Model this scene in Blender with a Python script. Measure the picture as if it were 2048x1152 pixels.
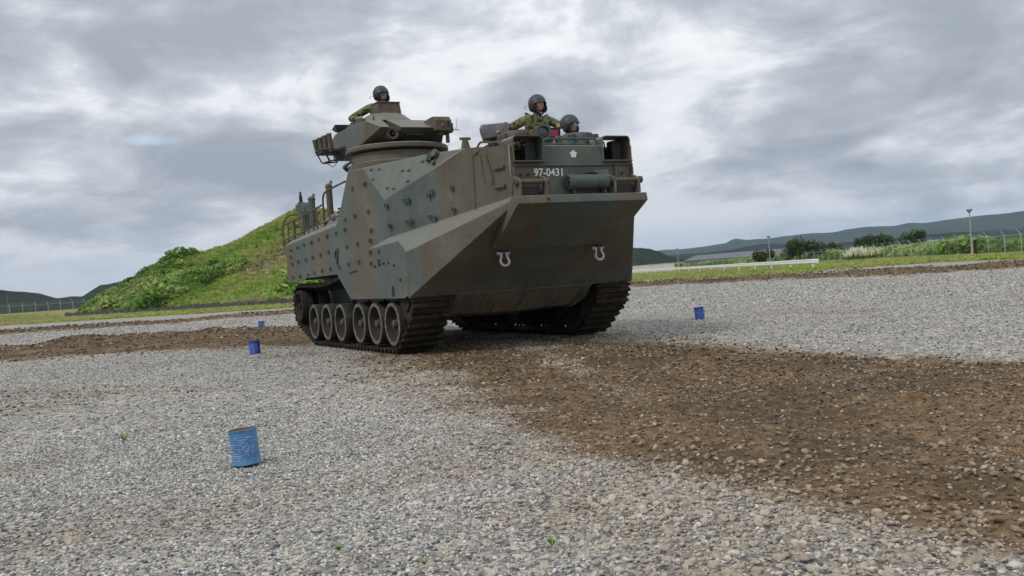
import bpy, bmesh, math, random
import numpy as np
from mathutils import Vector, Matrix, Euler

scene = bpy.context.scene
for o in list(bpy.data.objects):
    bpy.data.objects.remove(o)
rnd = random.Random(7)
RS = np.random.RandomState(11)
rad = math.radians

# ------------------------------------------------------------------ camera
cam_data = bpy.data.cameras.new('camera')
cam = bpy.data.objects.new('camera', cam_data)
scene.collection.objects.link(cam)
scene.camera = cam
CX, CY, CH = 14.4107, -6.1935, 0.9467
YAW, PITCH, ROLL = 2.66753, -0.010983, -0.0707568
f = Vector((math.cos(YAW)*math.cos(PITCH), math.sin(YAW)*math.cos(PITCH), math.sin(PITCH)))
r = Vector((math.sin(YAW), -math.cos(YAW), 0.0))
u = r.cross(f)
c_, s_ = math.cos(ROLL), math.sin(ROLL)
r2 = c_*r + s_*u
u2 = -s_*r + c_*u
cam.matrix_world = Matrix(((r2.x, u2.x, -f.x, CX), (r2.y, u2.y, -f.y, CY), (r2.z, u2.z, -f.z, CH), (0, 0, 0, 1)))
cam_data.sensor_width = 36.0
cam_data.lens = 36.0*1912.46/2048.0
cam_data.clip_start = 0.1
cam_data.clip_end = 30000.0

# ------------------------------------------------------------------ sky, sun, exposure
SUN_AZ, SUN_EL = rad(284.0), rad(46.0)
world = bpy.data.worlds.new('World')
scene.world = world
world.use_nodes = True
wt = world.node_tree
wt.nodes.clear()


def N(nt, kind, **kw):
    n = nt.nodes.new(kind)
    for k, v in kw.items():
        if k.startswith('i_'):
            key = k[2:]
            n.inputs[int(key) if key.isdigit() else key.replace('_', ' ')].default_value = v
        else:
            setattr(n, k, v)
    return n


def math_(nt, op, a, b=None, c=None, clamp=False):
    n = nt.nodes.new('ShaderNodeMath')
    n.operation = op
    n.use_clamp = clamp
    for i, v in enumerate((a, b, c)):
        if v is None:
            continue
        if isinstance(v, (int, float)):
            n.inputs[i].default_value = v
        else:
            nt.links.new(v, n.inputs[i])
    return n.outputs[0]


def noise_(nt, vec, scale, detail=4.0, rough=0.5, dist=0.0):
    n = nt.nodes.new('ShaderNodeTexNoise')
    n.inputs['Scale'].default_value = scale
    n.inputs['Detail'].default_value = detail
    n.inputs['Roughness'].default_value = rough
    n.inputs['Distortion'].default_value = dist
    if vec is not None:
        nt.links.new(vec, n.inputs['Vector'])
    return n


def ramp_(nt, fac, stops, interp='LINEAR'):
    n = nt.nodes.new('ShaderNodeValToRGB')
    cr = n.color_ramp
    cr.interpolation = interp
    while len(cr.elements) < len(stops):
        cr.elements.new(0.5)
    for e, (p, col) in zip(cr.elements, stops):
        e.position = p
        if isinstance(col, (int, float)):
            col = (col, col, col)
        e.color = (*col[:3], 1.0)
    nt.links.new(fac, n.inputs[0])
    return n.outputs[0]


def mix_(nt, fac, a, b, blend='MIX'):
    n = nt.nodes.new('ShaderNodeMix')
    n.data_type = 'RGBA'
    n.blend_type = blend
    n.clamp_factor = True
    for sock, v in ((n.inputs[0], fac), (n.inputs[6], a), (n.inputs[7], b)):
        if isinstance(v, (int, float)):
            sock.default_value = v
        elif isinstance(v, tuple):
            sock.default_value = (*v[:3], 1.0)
        else:
            nt.links.new(v, sock)
    return n.outputs[2]


sky = N(wt, 'ShaderNodeTexSky')
sky.sky_type = 'NISHITA'
sky.sun_disc = False
sky.sun_elevation = SUN_EL
sky.sun_rotation = math.pi/2 - SUN_AZ
sky.air_density = 1.0
tc = N(wt, 'ShaderNodeTexCoord')
sx = N(wt, 'ShaderNodeSeparateXYZ')
wt.links.new(tc.outputs['Generated'], sx.inputs[0])
zc = math_(wt, 'ADD', math_(wt, 'MAXIMUM', sx.outputs[2], 0.0), 0.17)
cx_ = math_(wt, 'DIVIDE', sx.outputs[0], zc)
cy_ = math_(wt, 'DIVIDE', sx.outputs[1], zc)
cv = N(wt, 'ShaderNodeCombineXYZ')
wt.links.new(cx_, cv.inputs[0])
wt.links.new(cy_, cv.inputs[1])
cv.inputs[2].default_value = 3.7
big = noise_(wt, cv.outputs[0], 0.8, 3.0, 0.5, 0.5)
mid = noise_(wt, cv.outputs[0], 2.3, 9.0, 0.55, 0.35)
raw = noise_(wt, tc.outputs['Generated'], 9.0, 7.0, 0.55, 0.15)
vs_ = N(wt, 'ShaderNodeVectorMath')
vs_.operation = 'MULTIPLY'
wt.links.new(tc.outputs['Generated'], vs_.inputs[0])
vs_.inputs[1].default_value = (1.0, 1.0, 2.3)
clump = noise_(wt, vs_.outputs[0], 6.0, 10.0, 0.57, 0.3)
cl = math_(wt, 'ADD', math_(wt, 'MULTIPLY', big.outputs[0], 0.30), math_(wt, 'MULTIPLY', mid.outputs[0], 0.20))
cl = math_(wt, 'ADD', cl, math_(wt, 'MULTIPLY', clump.outputs[0], 0.44))
cl = math_(wt, 'ADD', cl, math_(wt, 'MULTIPLY', raw.outputs[0], 0.07))
lowb = math_(wt, 'MULTIPLY', math_(wt, 'POWER', 2.718, math_(wt, 'MULTIPLY', math_(wt, 'MAXIMUM', sx.outputs[2], 0.0), -14.0)), 0.045)
cl = math_(wt, 'ADD', cl, lowb)
sel = math_(wt, 'ARCSINE', sx.outputs[2])
saz = math_(wt, 'ARCTAN2', sx.outputs[1], sx.outputs[0])
saz = math_(wt, 'MODULO', math_(wt, 'ADD', saz, 2*math.pi), 2*math.pi)


def cloud_bank(a0, e0, sa_, se_, amp):
    # a thicker or thinner bank of cloud about one direction of the sky
    da = math_(wt, 'DIVIDE', math_(wt, 'SUBTRACT', saz, a0), sa_)
    de = math_(wt, 'DIVIDE', math_(wt, 'SUBTRACT', sel, e0), se_)
    q = math_(wt, 'ADD', math_(wt, 'MULTIPLY', da, da), math_(wt, 'MULTIPLY', de, de))
    return math_(wt, 'MULTIPLY', math_(wt, 'POWER', 2.718, math_(wt, 'MULTIPLY', q, -0.7)), amp)


for bank in [(3.0801, 0.2324, 0.136, 0.0314, -0.03), (3.0232, 0.0907, 0.136, 0.0235, -0.04), (2.8152, 0.2699, 0.1726, 0.0209, -0.028), (2.4254, 0.1021, 0.1569, 0.0366, -0.04), (2.2268, 0.16, 0.1151, 0.0314, -0.04), (2.5057, 0.249, 0.1308, 0.0183, -0.02), (2.5875, 0.1876, 0.0785, 0.0314, -0.02), (2.2989, 0.0696, 0.1046, 0.0115, -0.02), (3.0389, 0.1891, 0.1151, 0.0235, 0.03), (2.7282, 0.1925, 0.1255, 0.0262, 0.029249999999999998), (3.0575, 0.0536, 0.136, 0.0115, 0.03), (2.4788, 0.051, 0.068, 0.0235, 0.05), (2.2088, 0.1044, 0.1046, 0.0262, 0.05), (2.6001, 0.2285, 0.0837, 0.0209, 0.02), (2.9092, 0.219, 0.0837, 0.0314, 0.025), (2.3469, 0.0448, 0.1569, 0.0084, 0.035), (3.0985, 0.2763, 0.0785, 0.0157, 0.03)]:
    cl = math_(wt, 'ADD', cl, cloud_bank(*bank))
CLOUD = [(0.425, (0.33, 0.365, 0.41)), (0.475, (0.435, 0.465, 0.51)), (0.515, (0.58, 0.605, 0.645)), (0.55, (0.77, 0.79, 0.815)), (0.61, (0.90, 0.91, 0.925))]
cloud = ramp_(wt, cl, CLOUD)
zen = math_(wt, 'ADD', 10.0, math_(wt, 'MULTIPLY', math_(wt, 'MAXIMUM', sx.outputs[2], 0.0), 9.0))
cloud10 = mix_(wt, 1.0, cloud, cloud, 'MIX')
vm = N(wt, 'ShaderNodeVectorMath')
vm.operation = 'SCALE'
wt.links.new(cloud10, vm.inputs[0])
wt.links.new(zen, vm.inputs['Scale'])
gapn = noise_(wt, cv.outputs[0], 0.8, 5.0, 0.5, 0.3)
gq = math_(wt, 'ADD', math_(wt, 'MULTIPLY', cloud_bank(3.0101, 0.1575, 0.036, 0.008, 1.0), 0.40), math_(wt, 'MULTIPLY', raw.outputs[0], 0.9))
gapm = ramp_(wt, gq, [(0.72, 0.0), (0.92, 0.85)])
sky2 = mix_(wt, 1.0, sky.outputs[0], (2.1, 2.1, 2.1), 'MULTIPLY')
skymix = mix_(wt, gapm, vm.outputs[0], sky2)
bg = N(wt, 'ShaderNodeBackground')
bg.inputs['Strength'].default_value = 0.10
wt.links.new(skymix, bg.inputs['Color'])
wo = N(wt, 'ShaderNodeOutputWorld')
wt.links.new(bg.outputs[0], wo.inputs[0])

sun_d = bpy.data.lights.new('sun', 'SUN')
sun_d.energy = 1.5
sun_d.angle = rad(14)
sun_d.color = (1.0, 0.965, 0.91)
sun = bpy.data.objects.new('sun', sun_d)
scene.collection.objects.link(sun)
sdir = Vector((math.cos(SUN_AZ)*math.cos(SUN_EL), math.sin(SUN_AZ)*math.cos(SUN_EL), math.sin(SUN_EL)))
sun.rotation_euler = sdir.to_track_quat('Z', 'Y').to_euler()

scene.view_settings.view_transform = 'Standard'
scene.view_settings.look = 'None'
scene.view_settings.exposure = 0.0
scene.view_settings.gamma = 1.0
scene.view_settings.use_curve_mapping = False
scene.cycles.max_bounces = 6
scene.cycles.volume_bounces = 0

# ------------------------------------------------------------------ helpers


def link(o):
    scene.collection.objects.link(o)
    return o


def empty(name, loc=(0, 0, 0), rz=0.0, label=None, cat=None, group=None):
    o = bpy.data.objects.new(name, None)
    o.empty_display_size = 0.2
    o.location = loc
    o.rotation_euler = (0, 0, rz)
    link(o)
    tag(o, label, cat, group)
    return o


def tag(o, label=None, cat=None, group=None, kind=None):
    if label:
        o['label'] = label
    if cat:
        o['category'] = cat
    if group:
        o['group'] = group
    if kind:
        o['kind'] = kind
    return o


class MB:
    """collects simple solids and links them as one mesh object"""

    def __init__(self):
        self.v = []
        self.f = []

    def add(self, vs, fs):
        b = len(self.v)
        self.v += [tuple(x) for x in vs]
        self.f += [tuple(b+i for i in q) for q in fs]
        return self

    def box(self, c, s, rot=None):
        c = Vector(c)
        hx, hy, hz = s[0]/2, s[1]/2, s[2]/2
        vs = [Vector((x, y, z)) for x in (-hx, hx) for y in (-hy, hy) for z in (-hz, hz)]
        if rot is not None:
            m = rot if isinstance(rot, Matrix) else Euler(rot).to_matrix()
            vs = [m @ p for p in vs]
        return self.add([p+c for p in vs], [(0, 1, 3, 2), (4, 6, 7, 5), (0, 4, 5, 1), (2, 3, 7, 6), (0, 2, 6, 4), (1, 5, 7, 3)])

    def cyl(self, p0, p1, r0, r1=None, n=12, caps=True):
        p0, p1 = Vector(p0), Vector(p1)
        r1 = r0 if r1 is None else r1
        d = (p1-p0).normalized()
        a = d.orthogonal().normalized()
        b = d.cross(a)
        vs = []
        for p, rr in ((p0, r0), (p1, r1)):
            for i in range(n):
                t = 2*math.pi*i/n
                vs.append(p+rr*(math.cos(t)*a+math.sin(t)*b))
        fs = [(i, (i+1) % n, n+(i+1) % n, n+i) for i in range(n)]
        if caps:
            fs += [tuple(range(n-1, -1, -1)), tuple(range(n, 2*n))]
        return self.add(vs, fs)

    def tube(self, pts, r_, n=8, closed=False):
        pts = [Vector(p) for p in pts]
        m = len(pts)
        vs = []
        prev = None
        for i, p in enumerate(pts):
            if closed:
                d = pts[(i+1) % m]-pts[i-1]
            else:
                d = pts[min(i+1, m-1)]-pts[max(i-1, 0)]
            d.normalize()
            if prev is None:
                a = d.orthogonal().normalized()
            else:
                a = (prev-d*prev.dot(d)).normalized()
            prev = a
            b = d.cross(a)
            rr = r_[i] if isinstance(r_, (list, tuple)) else r_
            for k in range(n):
                t = 2*math.pi*k/n
                vs.append(p+rr*(math.cos(t)*a+math.sin(t)*b))
        fs = []
        for i in range(m if closed else m-1):
            j = (i+1) % m
            for k in range(n):
                k2 = (k+1) % n
                fs.append((i*n+k, i*n+k2, j*n+k2, j*n+k))
        if not closed:
            fs += [tuple(range(n-1, -1, -1)), tuple(range((m-1)*n, m*n))]
        return self.add(vs, fs)

    def lathe(self, prof, c=(0, 0, 0), rot=None, n=32, closed=False):
        """prof: (r, z) pairs, turned about local z"""
        c = Vector(c)
        m = rot if isinstance(rot, Matrix) else (Euler(rot).to_matrix() if rot else Matrix.Identity(3))
        vs = []
        for (rr, z) in prof:
            for k in range(n):
                t = 2*math.pi*k/n
                vs.append(c+m @ Vector((rr*math.cos(t), rr*math.sin(t), z)))
        fs = []
        q = len(prof)
        for i in range(q if closed else q-1):
            j = (i+1) % q
            for k in range(n):
                k2 = (k+1) % n
                fs.append((i*n+k, i*n+k2, j*n+k2, j*n+k))
        return self.add(vs, fs)

    def prism(self, poly, axis, a, b):
        """poly of 2d points extruded along axis from a to b"""
        n = len(poly)

        def P(q, t):
            w = [0, 0, 0]
            o = [i for i in range(3) if i != axis]
            w[o[0]], w[o[1]], w[axis] = q[0], q[1], t
            return w
        vs = [P(q, a) for q in poly]+[P(q, b) for q in poly]
        fs = [tuple(range(n-1, -1, -1)), tuple(range(n, 2*n))]+[(i, (i+1) % n, n+(i+1) % n, n+i) for i in range(n)]
        return self.add(vs, fs)

    def hull(self, pts):
        bm = bmesh.new()
        for p in pts:
            bm.verts.new(p)
        bmesh.ops.convex_hull(bm, input=bm.verts)
        bm.verts.ensure_lookup_table()
        vs = [v.co.copy() for v in bm.verts]
        bm.verts.index_update()
        fs = [tuple(v.index for v in q.verts) for q in bm.faces]
        bm.free()
        return self.add(vs, fs)

    def mirror_y(self):
        b = len(self.v)
        self.v += [(x, -y, z) for x, y, z in self.v]
        self.f += [tuple(b+i for i in reversed(q)) for q in list(self.f)]
        return self

    def mesh(self, name, mat, smooth=None, fix=True):
        me = bpy.data.meshes.new(name)
        me.from_pydata(self.v, [], self.f)
        if fix:
            bm = bmesh.new()
            bm.from_mesh(me)
            bmesh.ops.recalc_face_normals(bm, faces=bm.faces)
            bm.to_mesh(me)
            bm.free()
        me.materials.append(mat)
        if smooth is not None:
            me.polygons.foreach_set('use_smooth', [True]*len(me.polygons))
            me.set_sharp_from_angle(angle=rad(smooth))
        me.update()
        return me

    def build(self, name, mat, parent=None, smooth=35, bevel=0.0, fix=True, segs=1):
        me = self.mesh(name, mat, smooth, fix)
        o = bpy.data.objects.new(name, me)
        link(o)
        if parent is not None:
            o.parent = parent
        if bevel:
            m = o.modifiers.new('bevel', 'BEVEL')
            m.width = bevel
            m.segments = segs
            m.limit_method = 'ANGLE'
            m.angle_limit = rad(28)
            m.harden_normals = True
        return o


def obj_from_mesh(name, me, parent=None, loc=(0, 0, 0), rot=None):
    o = bpy.data.objects.new(name, me)
    link(o)
    if parent is not None:
        o.parent = parent
    o.location = loc
    if rot is not None:
        o.rotation_euler = rot
    return o


def copy_tree(o, parent=None):
    c = o.copy()
    link(c)
    c.parent = parent
    for ch in list(o.children):
        copy_tree(ch, c)
    return c


# numpy noise --------------------------------------------------------------
_P = RS.rand(257, 257)
_P[256] = _P[0]
_P[:, 256] = _P[:, 0]


def vnoise(x, y):
    xi = np.floor(x).astype(int)
    yi = np.floor(y).astype(int)
    xf = x-xi
    yf = y-yi
    xf = xf*xf*(3-2*xf)
    yf = yf*yf*(3-2*yf)
    xi &= 255
    yi &= 255
    a = _P[xi, yi]
    b = _P[xi+1, yi]
    c = _P[xi, yi+1]
    d = _P[xi+1, yi+1]
    return (a*(1-xf)+b*xf)*(1-yf)+(c*(1-xf)+d*xf)*yf-0.5


def fbm(x, y, s=1.0, oct_=4, g=0.5):
    t = 0.0
    a = 1.0
    for i in range(oct_):
        t = t+a*vnoise(x*s+17.3*i, y*s+5.1*i)
        s *= 2.03
        a *= g
    return t


def poly_sd(px, py, poly):
    """signed distance, positive inside"""
    P = np.array(poly, float)
    Q = np.roll(P, -1, axis=0)
    d = np.full(px.shape, 1e18)
    ins = np.zeros(px.shape, bool)
    for (ax, ay), (bx, by) in zip(P, Q):
        ex, ey = bx-ax, by-ay
        L = ex*ex+ey*ey+1e-12
        t = np.clip(((px-ax)*ex+(py-ay)*ey)/L, 0, 1)
        d = np.minimum(d, (px-ax-t*ex)**2+(py-ay-t*ey)**2)
        cnd = ((ay > py) != (by > py))
        xc = ax+(py-ay)*ex/(ey if abs(ey) > 1e-12 else 1e-12)
        ins ^= cnd & (px < xc)
    d = np.sqrt(d)
    return np.where(ins, d, -d)


def sstep(a, b, x):
    t = np.clip((x-a)/(b-a), 0, 1)
    return t*t*(3-2*t)


# ------------------------------------------------------------------ materials
def new_mat(name, rough=0.7, spec=0.3, metal=0.0):
    m = bpy.data.materials.new(name)
    m.use_nodes = True
    nt = m.node_tree
    b = nt.nodes['Principled BSDF']
    b.inputs['Roughness'].default_value = rough
    b.inputs['Specular IOR Level'].default_value = spec
    b.inputs['Metallic'].default_value = metal
    return m, nt, b


def bump_(nt, b, height, strength=0.4, dist=0.01):
    n = nt.nodes.new('ShaderNodeBump')
    n.inputs['Strength'].default_value = strength
    n.inputs['Distance'].default_value = dist
    nt.links.new(height, n.inputs['Height'])
    nt.links.new(n.outputs[0], b.inputs['Normal'])


def worn(name, col, col2=None, rough=0.75, spec=0.3, metal=0.0, scale=9.0, amount=0.5, bump=0.15):
    m, nt, b = new_mat(name, rough, spec, metal)
    g = N(nt, 'ShaderNodeNewGeometry')
    n1 = noise_(nt, g.outputs['Position'], scale, 7.0, 0.62)
    if col2 is None:
        col2 = tuple(min(1.0, c*1.5+0.01) for c in col)
    t = ramp_(nt, n1.outputs[0], [(0.42, 0.0), (0.70, amount)])
    c = mix_(nt, t, col, col2)
    n2 = noise_(nt, g.outputs['Position'], scale*7, 3.0, 0.5)
    c = mix_(nt, 0.35, c, mix_(nt, 1.0, c, ramp_(nt, n2.outputs[0], [(0.3, 0.55), (0.7, 1.45)]), 'MULTIPLY'))
    nt.links.new(c, b.inputs['Base Color'])
    bump_(nt, b, n2.outputs[0], bump, 0.004)
    return m


def camo_paint():
    m, nt, b = new_mat('camouflage_paint', 0.58, 0.35)
    g = N(nt, 'ShaderNodeNewGeometry')
    pos = g.outputs['Position']
    s = N(nt, 'ShaderNodeSeparateXYZ')
    nt.links.new(pos, s.inputs[0])
    x, y, z = s.outputs
    w1 = noise_(nt, pos, 0.9, 2.0, 0.5)
    w2 = noise_(nt, pos, 5.0, 3.0, 0.5)
    wob = math_(nt, 'ADD', math_(nt, 'MULTIPLY', math_(nt, 'SUBTRACT', w1.outputs[0], 0.5), 0.9),
                math_(nt, 'MULTIPLY', math_(nt, 'SUBTRACT', w2.outputs[0], 0.5), 0.06))
    xs = math_(nt, 'MULTIPLY', math_(nt, 'ADD', math_(nt, 'ADD', x, wob), 4.5), 1/9.0)
    B, G = 0.0, 1.0
    X = lambda v: (v+4.5)/9.0
    side = ramp_(nt, xs, [(0.0, B), (X(-2.9), G), (X(-1.75), B), (X(-0.6), G), (X(0.55), B), (X(1.68), G), (X(3.05), B)], 'CONSTANT')
    ys = math_(nt, 'MULTIPLY', math_(nt, 'ADD', math_(nt, 'ADD', y, math_(nt, 'MULTIPLY', wob, 0.35)), 2.0), 0.25)
    Y = lambda v: (v+2.0)/4.0
    front = ramp_(nt, ys, [(0.0, B), (Y(-0.44), G), (Y(0.43), B)], 'CONSTANT')
    isf = math_(nt, 'MULTIPLY', math_(nt, 'GREATER_THAN', x, 3.2), math_(nt, 'LESS_THAN', math_(nt, 'ABSOLUTE', y), 0.935))
    isg = mix_(nt, isf, side, front)
    tone = noise_(nt, pos, 2.2, 6.0, 0.6)
    brown = ramp_(nt, tone.outputs[0], [(0.3, (0.078, 0.067, 0.047)), (0.7, (0.112, 0.098, 0.071))])
    green = ramp_(nt, tone.outputs[0], [(0.3, (0.057, 0.077, 0.067)), (0.7, (0.088, 0.112, 0.100))])
    c = mix_(nt, isg, brown, green)
    # dust film and streaks
    mp = N(nt, 'ShaderNodeMapping')
    mp.inputs['Scale'].default_value = (7.0, 7.0, 0.9)
    nt.links.new(pos, mp.inputs['Vector'])
    st = noise_(nt, mp.outputs[0], 1.0, 6.0, 0.65)
    dust = ramp_(nt, st.outputs[0], [(0.45, 0.0), (0.8, 0.45)])
    c = mix_(nt, dust, c, (0.135, 0.118, 0.09))
    # paler upward faces: some dust, and light from above painted into the colour
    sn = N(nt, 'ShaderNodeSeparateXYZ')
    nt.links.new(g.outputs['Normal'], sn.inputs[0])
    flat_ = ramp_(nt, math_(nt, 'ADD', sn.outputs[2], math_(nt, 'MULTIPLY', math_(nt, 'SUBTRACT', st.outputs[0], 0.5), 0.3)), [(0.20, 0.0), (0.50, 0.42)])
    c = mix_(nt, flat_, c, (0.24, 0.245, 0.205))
    # scraped dried mud low on the bow
    mp2 = N(nt, 'ShaderNodeMapping')
    mp2.inputs['Scale'].default_value = (2.0, 16.0, 2.0)
    mp2.inputs['Rotation'].default_value = (0.35, 0, 0)
    nt.links.new(pos, mp2.inputs['Vector'])
    mud = noise_(nt, mp2.outputs[0], 1.0, 5.0, 0.6)
    low = ramp_(nt, z, [(0.50, 1.0), (1.15, 0.0)])
    mudf = math_(nt, 'MULTIPLY', ramp_(nt, mud.outputs[0], [(0.42, 0.0), (0.58, 0.95)]), low)
    mudf = math_(nt, 'MULTIPLY', mudf, math_(nt, 'GREATER_THAN', x, 2.0))
    c = mix_(nt, mudf, c, (0.24, 0.17, 0.11))
    # mud spatter thrown up on the lower sides
    spl = noise_(nt, pos, 26.0, 5.0, 0.65)
    low2 = ramp_(nt, z, [(0.75, 1.0), (1.55, 0.0)])
    thr = math_(nt, 'SUBTRACT', math_(nt, 'ADD', spl.outputs[0], math_(nt, 'MULTIPLY', low2, 0.10)), 0.62)
    c = mix_(nt, math_(nt, 'MULTIPLY', thr, 7.0, clamp=True), c, (0.17, 0.135, 0.095))
    # rubbed and faded paint in broad areas
    fad = noise_(nt, pos, 1.1, 7.0, 0.68)
    c = mix_(nt, ramp_(nt, fad.outputs[0], [(0.50, 0.0), (0.66, 0.30)]), c, (0.17, 0.17, 0.145))
    # fine scratches, speckle
    sp = noise_(nt, pos, 75.0, 2.0, 0.5)
    c = mix_(nt, 0.5, c, mix_(nt, 1.0, c, ramp_(nt, sp.outputs[0], [(0.3, 0.7), (0.7, 1.35)]), 'MULTIPLY'))
    nt.links.new(c, b.inputs['Base Color'])
    rr = ramp_(nt, tone.outputs[0], [(0.3, 0.48), (0.7, 0.72)])
    nt.links.new(rr, b.inputs['Roughness'])
    bn = noise_(nt, pos, 3.0, 4.0, 0.5)
    hh = math_(nt, 'ADD', math_(nt, 'MULTIPLY', bn.outputs[0], 1.0), math_(nt, 'MULTIPLY', sp.outputs[0], 0.05))
    bump_(nt, b, hh, 0.25, 0.02)
    return m


M = {}
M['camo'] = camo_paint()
M['brown'] = worn('brown_paint', (0.092, 0.074, 0.053), (0.15, 0.125, 0.095))
M['green'] = worn('green_paint', (0.063, 0.083, 0.074), (0.11, 0.135, 0.12))
M['mud'] = worn('muddy_steel', (0.020, 0.0165, 0.013), (0.058, 0.045, 0.033), 0.85, 0.2, 0.0, 6.0, 0.9, 0.6)
M['horn'] = worn('track_rubber_pad', (0.045, 0.037, 0.03), (0.10, 0.08, 0.06), 0.85, 0.2, 0.0, 9.0, 0.8, 0.5)
M['rubber'] = worn('tyre_rubber', (0.022, 0.021, 0.02), (0.09, 0.08, 0.068), 0.8, 0.3, 0.0, 5.0, 0.7)
M['tyre_face'] = worn('dusty_tyre_face', (0.095, 0.09, 0.08), (0.21, 0.195, 0.17), 0.85, 0.2, 0.0, 14.0, 1.0, 0.5)
M['hub'] = worn('greasy_hub', (0.06, 0.055, 0.048), (0.13, 0.12, 0.10))
M['dish'] = worn('wheel_dish', (0.032, 0.025, 0.018), (0.07, 0.055, 0.04), 0.8, 0.2)
M['steel'] = worn('worn_steel', (0.10, 0.10, 0.105), (0.22, 0.22, 0.23), 0.5, 0.5, 0.4)
M['dark'] = worn('blackened_steel', (0.02, 0.02, 0.021), (0.05, 0.048, 0.045), 0.6, 0.4)
M['shackle'] = worn('galvanised_steel', (0.50, 0.50, 0.52), (0.62, 0.62, 0.64), 0.42, 0.5, 0.25, 12, 0.6, 0.1)
M['white'] = worn('white_marking', (0.72, 0.74, 0.76), (0.5, 0.5, 0.5), 0.7, 0.2, 0, 30.0, 0.6, 0.0)
M['fadedwhite'] = worn('faded_white_marking', (0.26, 0.28, 0.31), (0.16, 0.16, 0.16), 0.7, 0.2, 0, 60.0, 1.0, 0.0)
M['glass'] = new_mat('periscope_glass', 0.12, 0.8)[0]
M['glass'].node_tree.nodes['Principled BSDF'].inputs['Base Color'].default_value = (0.02, 0.03, 0.035, 1)
M['rust'] = worn('rusty_pipe', (0.16, 0.10, 0.06), (0.28, 0.20, 0.13), 0.85, 0.2, 0, 10, 1.0)
M['red'] = worn('red_cloth', (0.42, 0.045, 0.09), (0.5, 0.10, 0.2), 0.7)
M['skin'] = worn('skin', (0.40, 0.215, 0.15), (0.46, 0.25, 0.18), 0.55, 0.4, 0, 14, 0.5, 0.02)
M['helmet'] = worn('helmet_shell', (0.03, 0.032, 0.038), (0.055, 0.058, 0.065), 0.5, 0.45, 0, 20, 0.6, 0.05)
M['pad'] = worn('black_headset', (0.016, 0.017, 0.02), (0.035, 0.035, 0.04), 0.7)
M['glove'] = worn('grey_glove', (0.17, 0.14, 0.125), (0.24, 0.2, 0.18), 0.85)


def uniform_cloth():
    m, nt, b = new_mat('camouflage_uniform', 0.9, 0.1)
    g = N(nt, 'ShaderNodeNewGeometry')
    n1 = noise_(nt, g.outputs['Position'], 16.0, 4.0, 0.6, 0.5)
    c = ramp_(nt, n1.outputs[0], [(0.0, (0.05, 0.042, 0.03)), (0.43, (0.085, 0.11, 0.05)), (0.5, (0.24, 0.225, 0.12)), (0.56, (0.11, 0.075, 0.045)), (0.60, (0.17, 0.19, 0.09))], 'CONSTANT')
    nt.links.new(c, b.inputs['Base Color'])
    n2 = noise_(nt, g.outputs['Position'], 22.0, 3.0, 0.5)
    bump_(nt, b, n2.outputs[0], 0.6, 0.02)
    return m


M['uniform'] = uniform_cloth()

# ================================================================== VEHICLE
# the vehicle stands at the world's origin: x forward, y to its left, z up
veh = empty('amphibious_vehicle', (0, 0, 0), 0, 'tracked armoured amphibious vehicle in brown and green camouflage standing on the gravel', 'armoured vehicle')

W = 1.733


def poly_mesh(faces, name, mat, parent, bevel=0.0, smooth=30, mirror=True):
    """faces given as point lists; mirrored over y"""
    mb = MB()
    for fc in faces:
        mb.add(fc, [tuple(range(len(fc)))])
        if mirror:
            q = [(x, -y, z) for x, y, z in fc]
            if any(abs(a[1]-b[1]) > 1e-6 for a, b in zip(q, fc)):
                mb.add(q[::-1], [tuple(range(len(q)))])
    me = mb.mesh(name, mat, smooth, fix=False)
    bm = bmesh.new()
    bm.from_mesh(me)
    bmesh.ops.remove_doubles(bm, verts=bm.verts, dist=0.002)
    bmesh.ops.recalc_face_normals(bm, faces=bm.faces)
    bm.to_mesh(me)
    bm.free()
    o = obj_from_mesh(name, me, parent)
    if bevel:
        m = o.modifiers.new('bevel', 'BEVEL')
        m.width = bevel
        m.segments = 2
        m.limit_method = 'ANGLE'
        m.angle_limit = rad(7)
        m.harden_normals = True
    return o


s = -W
G0 = (1.39, s, 1.50)
PB = (2.11, s+0.045, 1.60)
AP = (2.11, s, 2.11)
FA = (1.29, s, 2.66)
FC = (3.55, -1.15, 2.605)
FM = (2.69, -1.372, 2.64)
E1, E2, E3 = (2.51, s, 1.54), (2.79, s, 1.37), (2.80, s, 0.776)
E2b = (2.80, s, 1.08)
NT, NM, NB = (4.24, -0.885, 1.91), (4.24, -0.885, 1.865), (4.24, -0.885, 1.81)
NM2 = (4.24, -0.885, 1.84)
FT = (4.24, -0.885, 2.53)
HT = (0.62, s, 2.70)
K1, K2 = (0.01, s, 2.08), (-0.16, s, 1.95)
RT = (-3.42, s, 1.84)
side = [(-3.42, s, 1.17), (-2.20, s, 1.15), (-2.15, s, 1.19), (-0.29, s, 1.19), (0.33, s, 0.79), (2.62, s, 0.775), (2.74, s, 0.81), E3, E2b, E2, E1, G0, PB, AP, FA, HT, K1, K2, RT]
faces = []
faces.append(side[:12]+[(1.39, s, 2.2), (0.9, s, 2.4), HT, K1, K2, RT])
faces.append([G0, PB, AP, FA, HT, (0.9, s, 2.4), (1.39, s, 2.2)])
faces.append([AP, PB, NT, FT, FC])
faces.append([FA, AP, FC, FM])
# fender ribs
faces.append([G0, E1, NM, NT, PB])
faces.append([E1, E2, NM])
faces.append([E2, E2b, NM2, NM])
faces.append([E2b, E3, NB, NM2])
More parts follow.
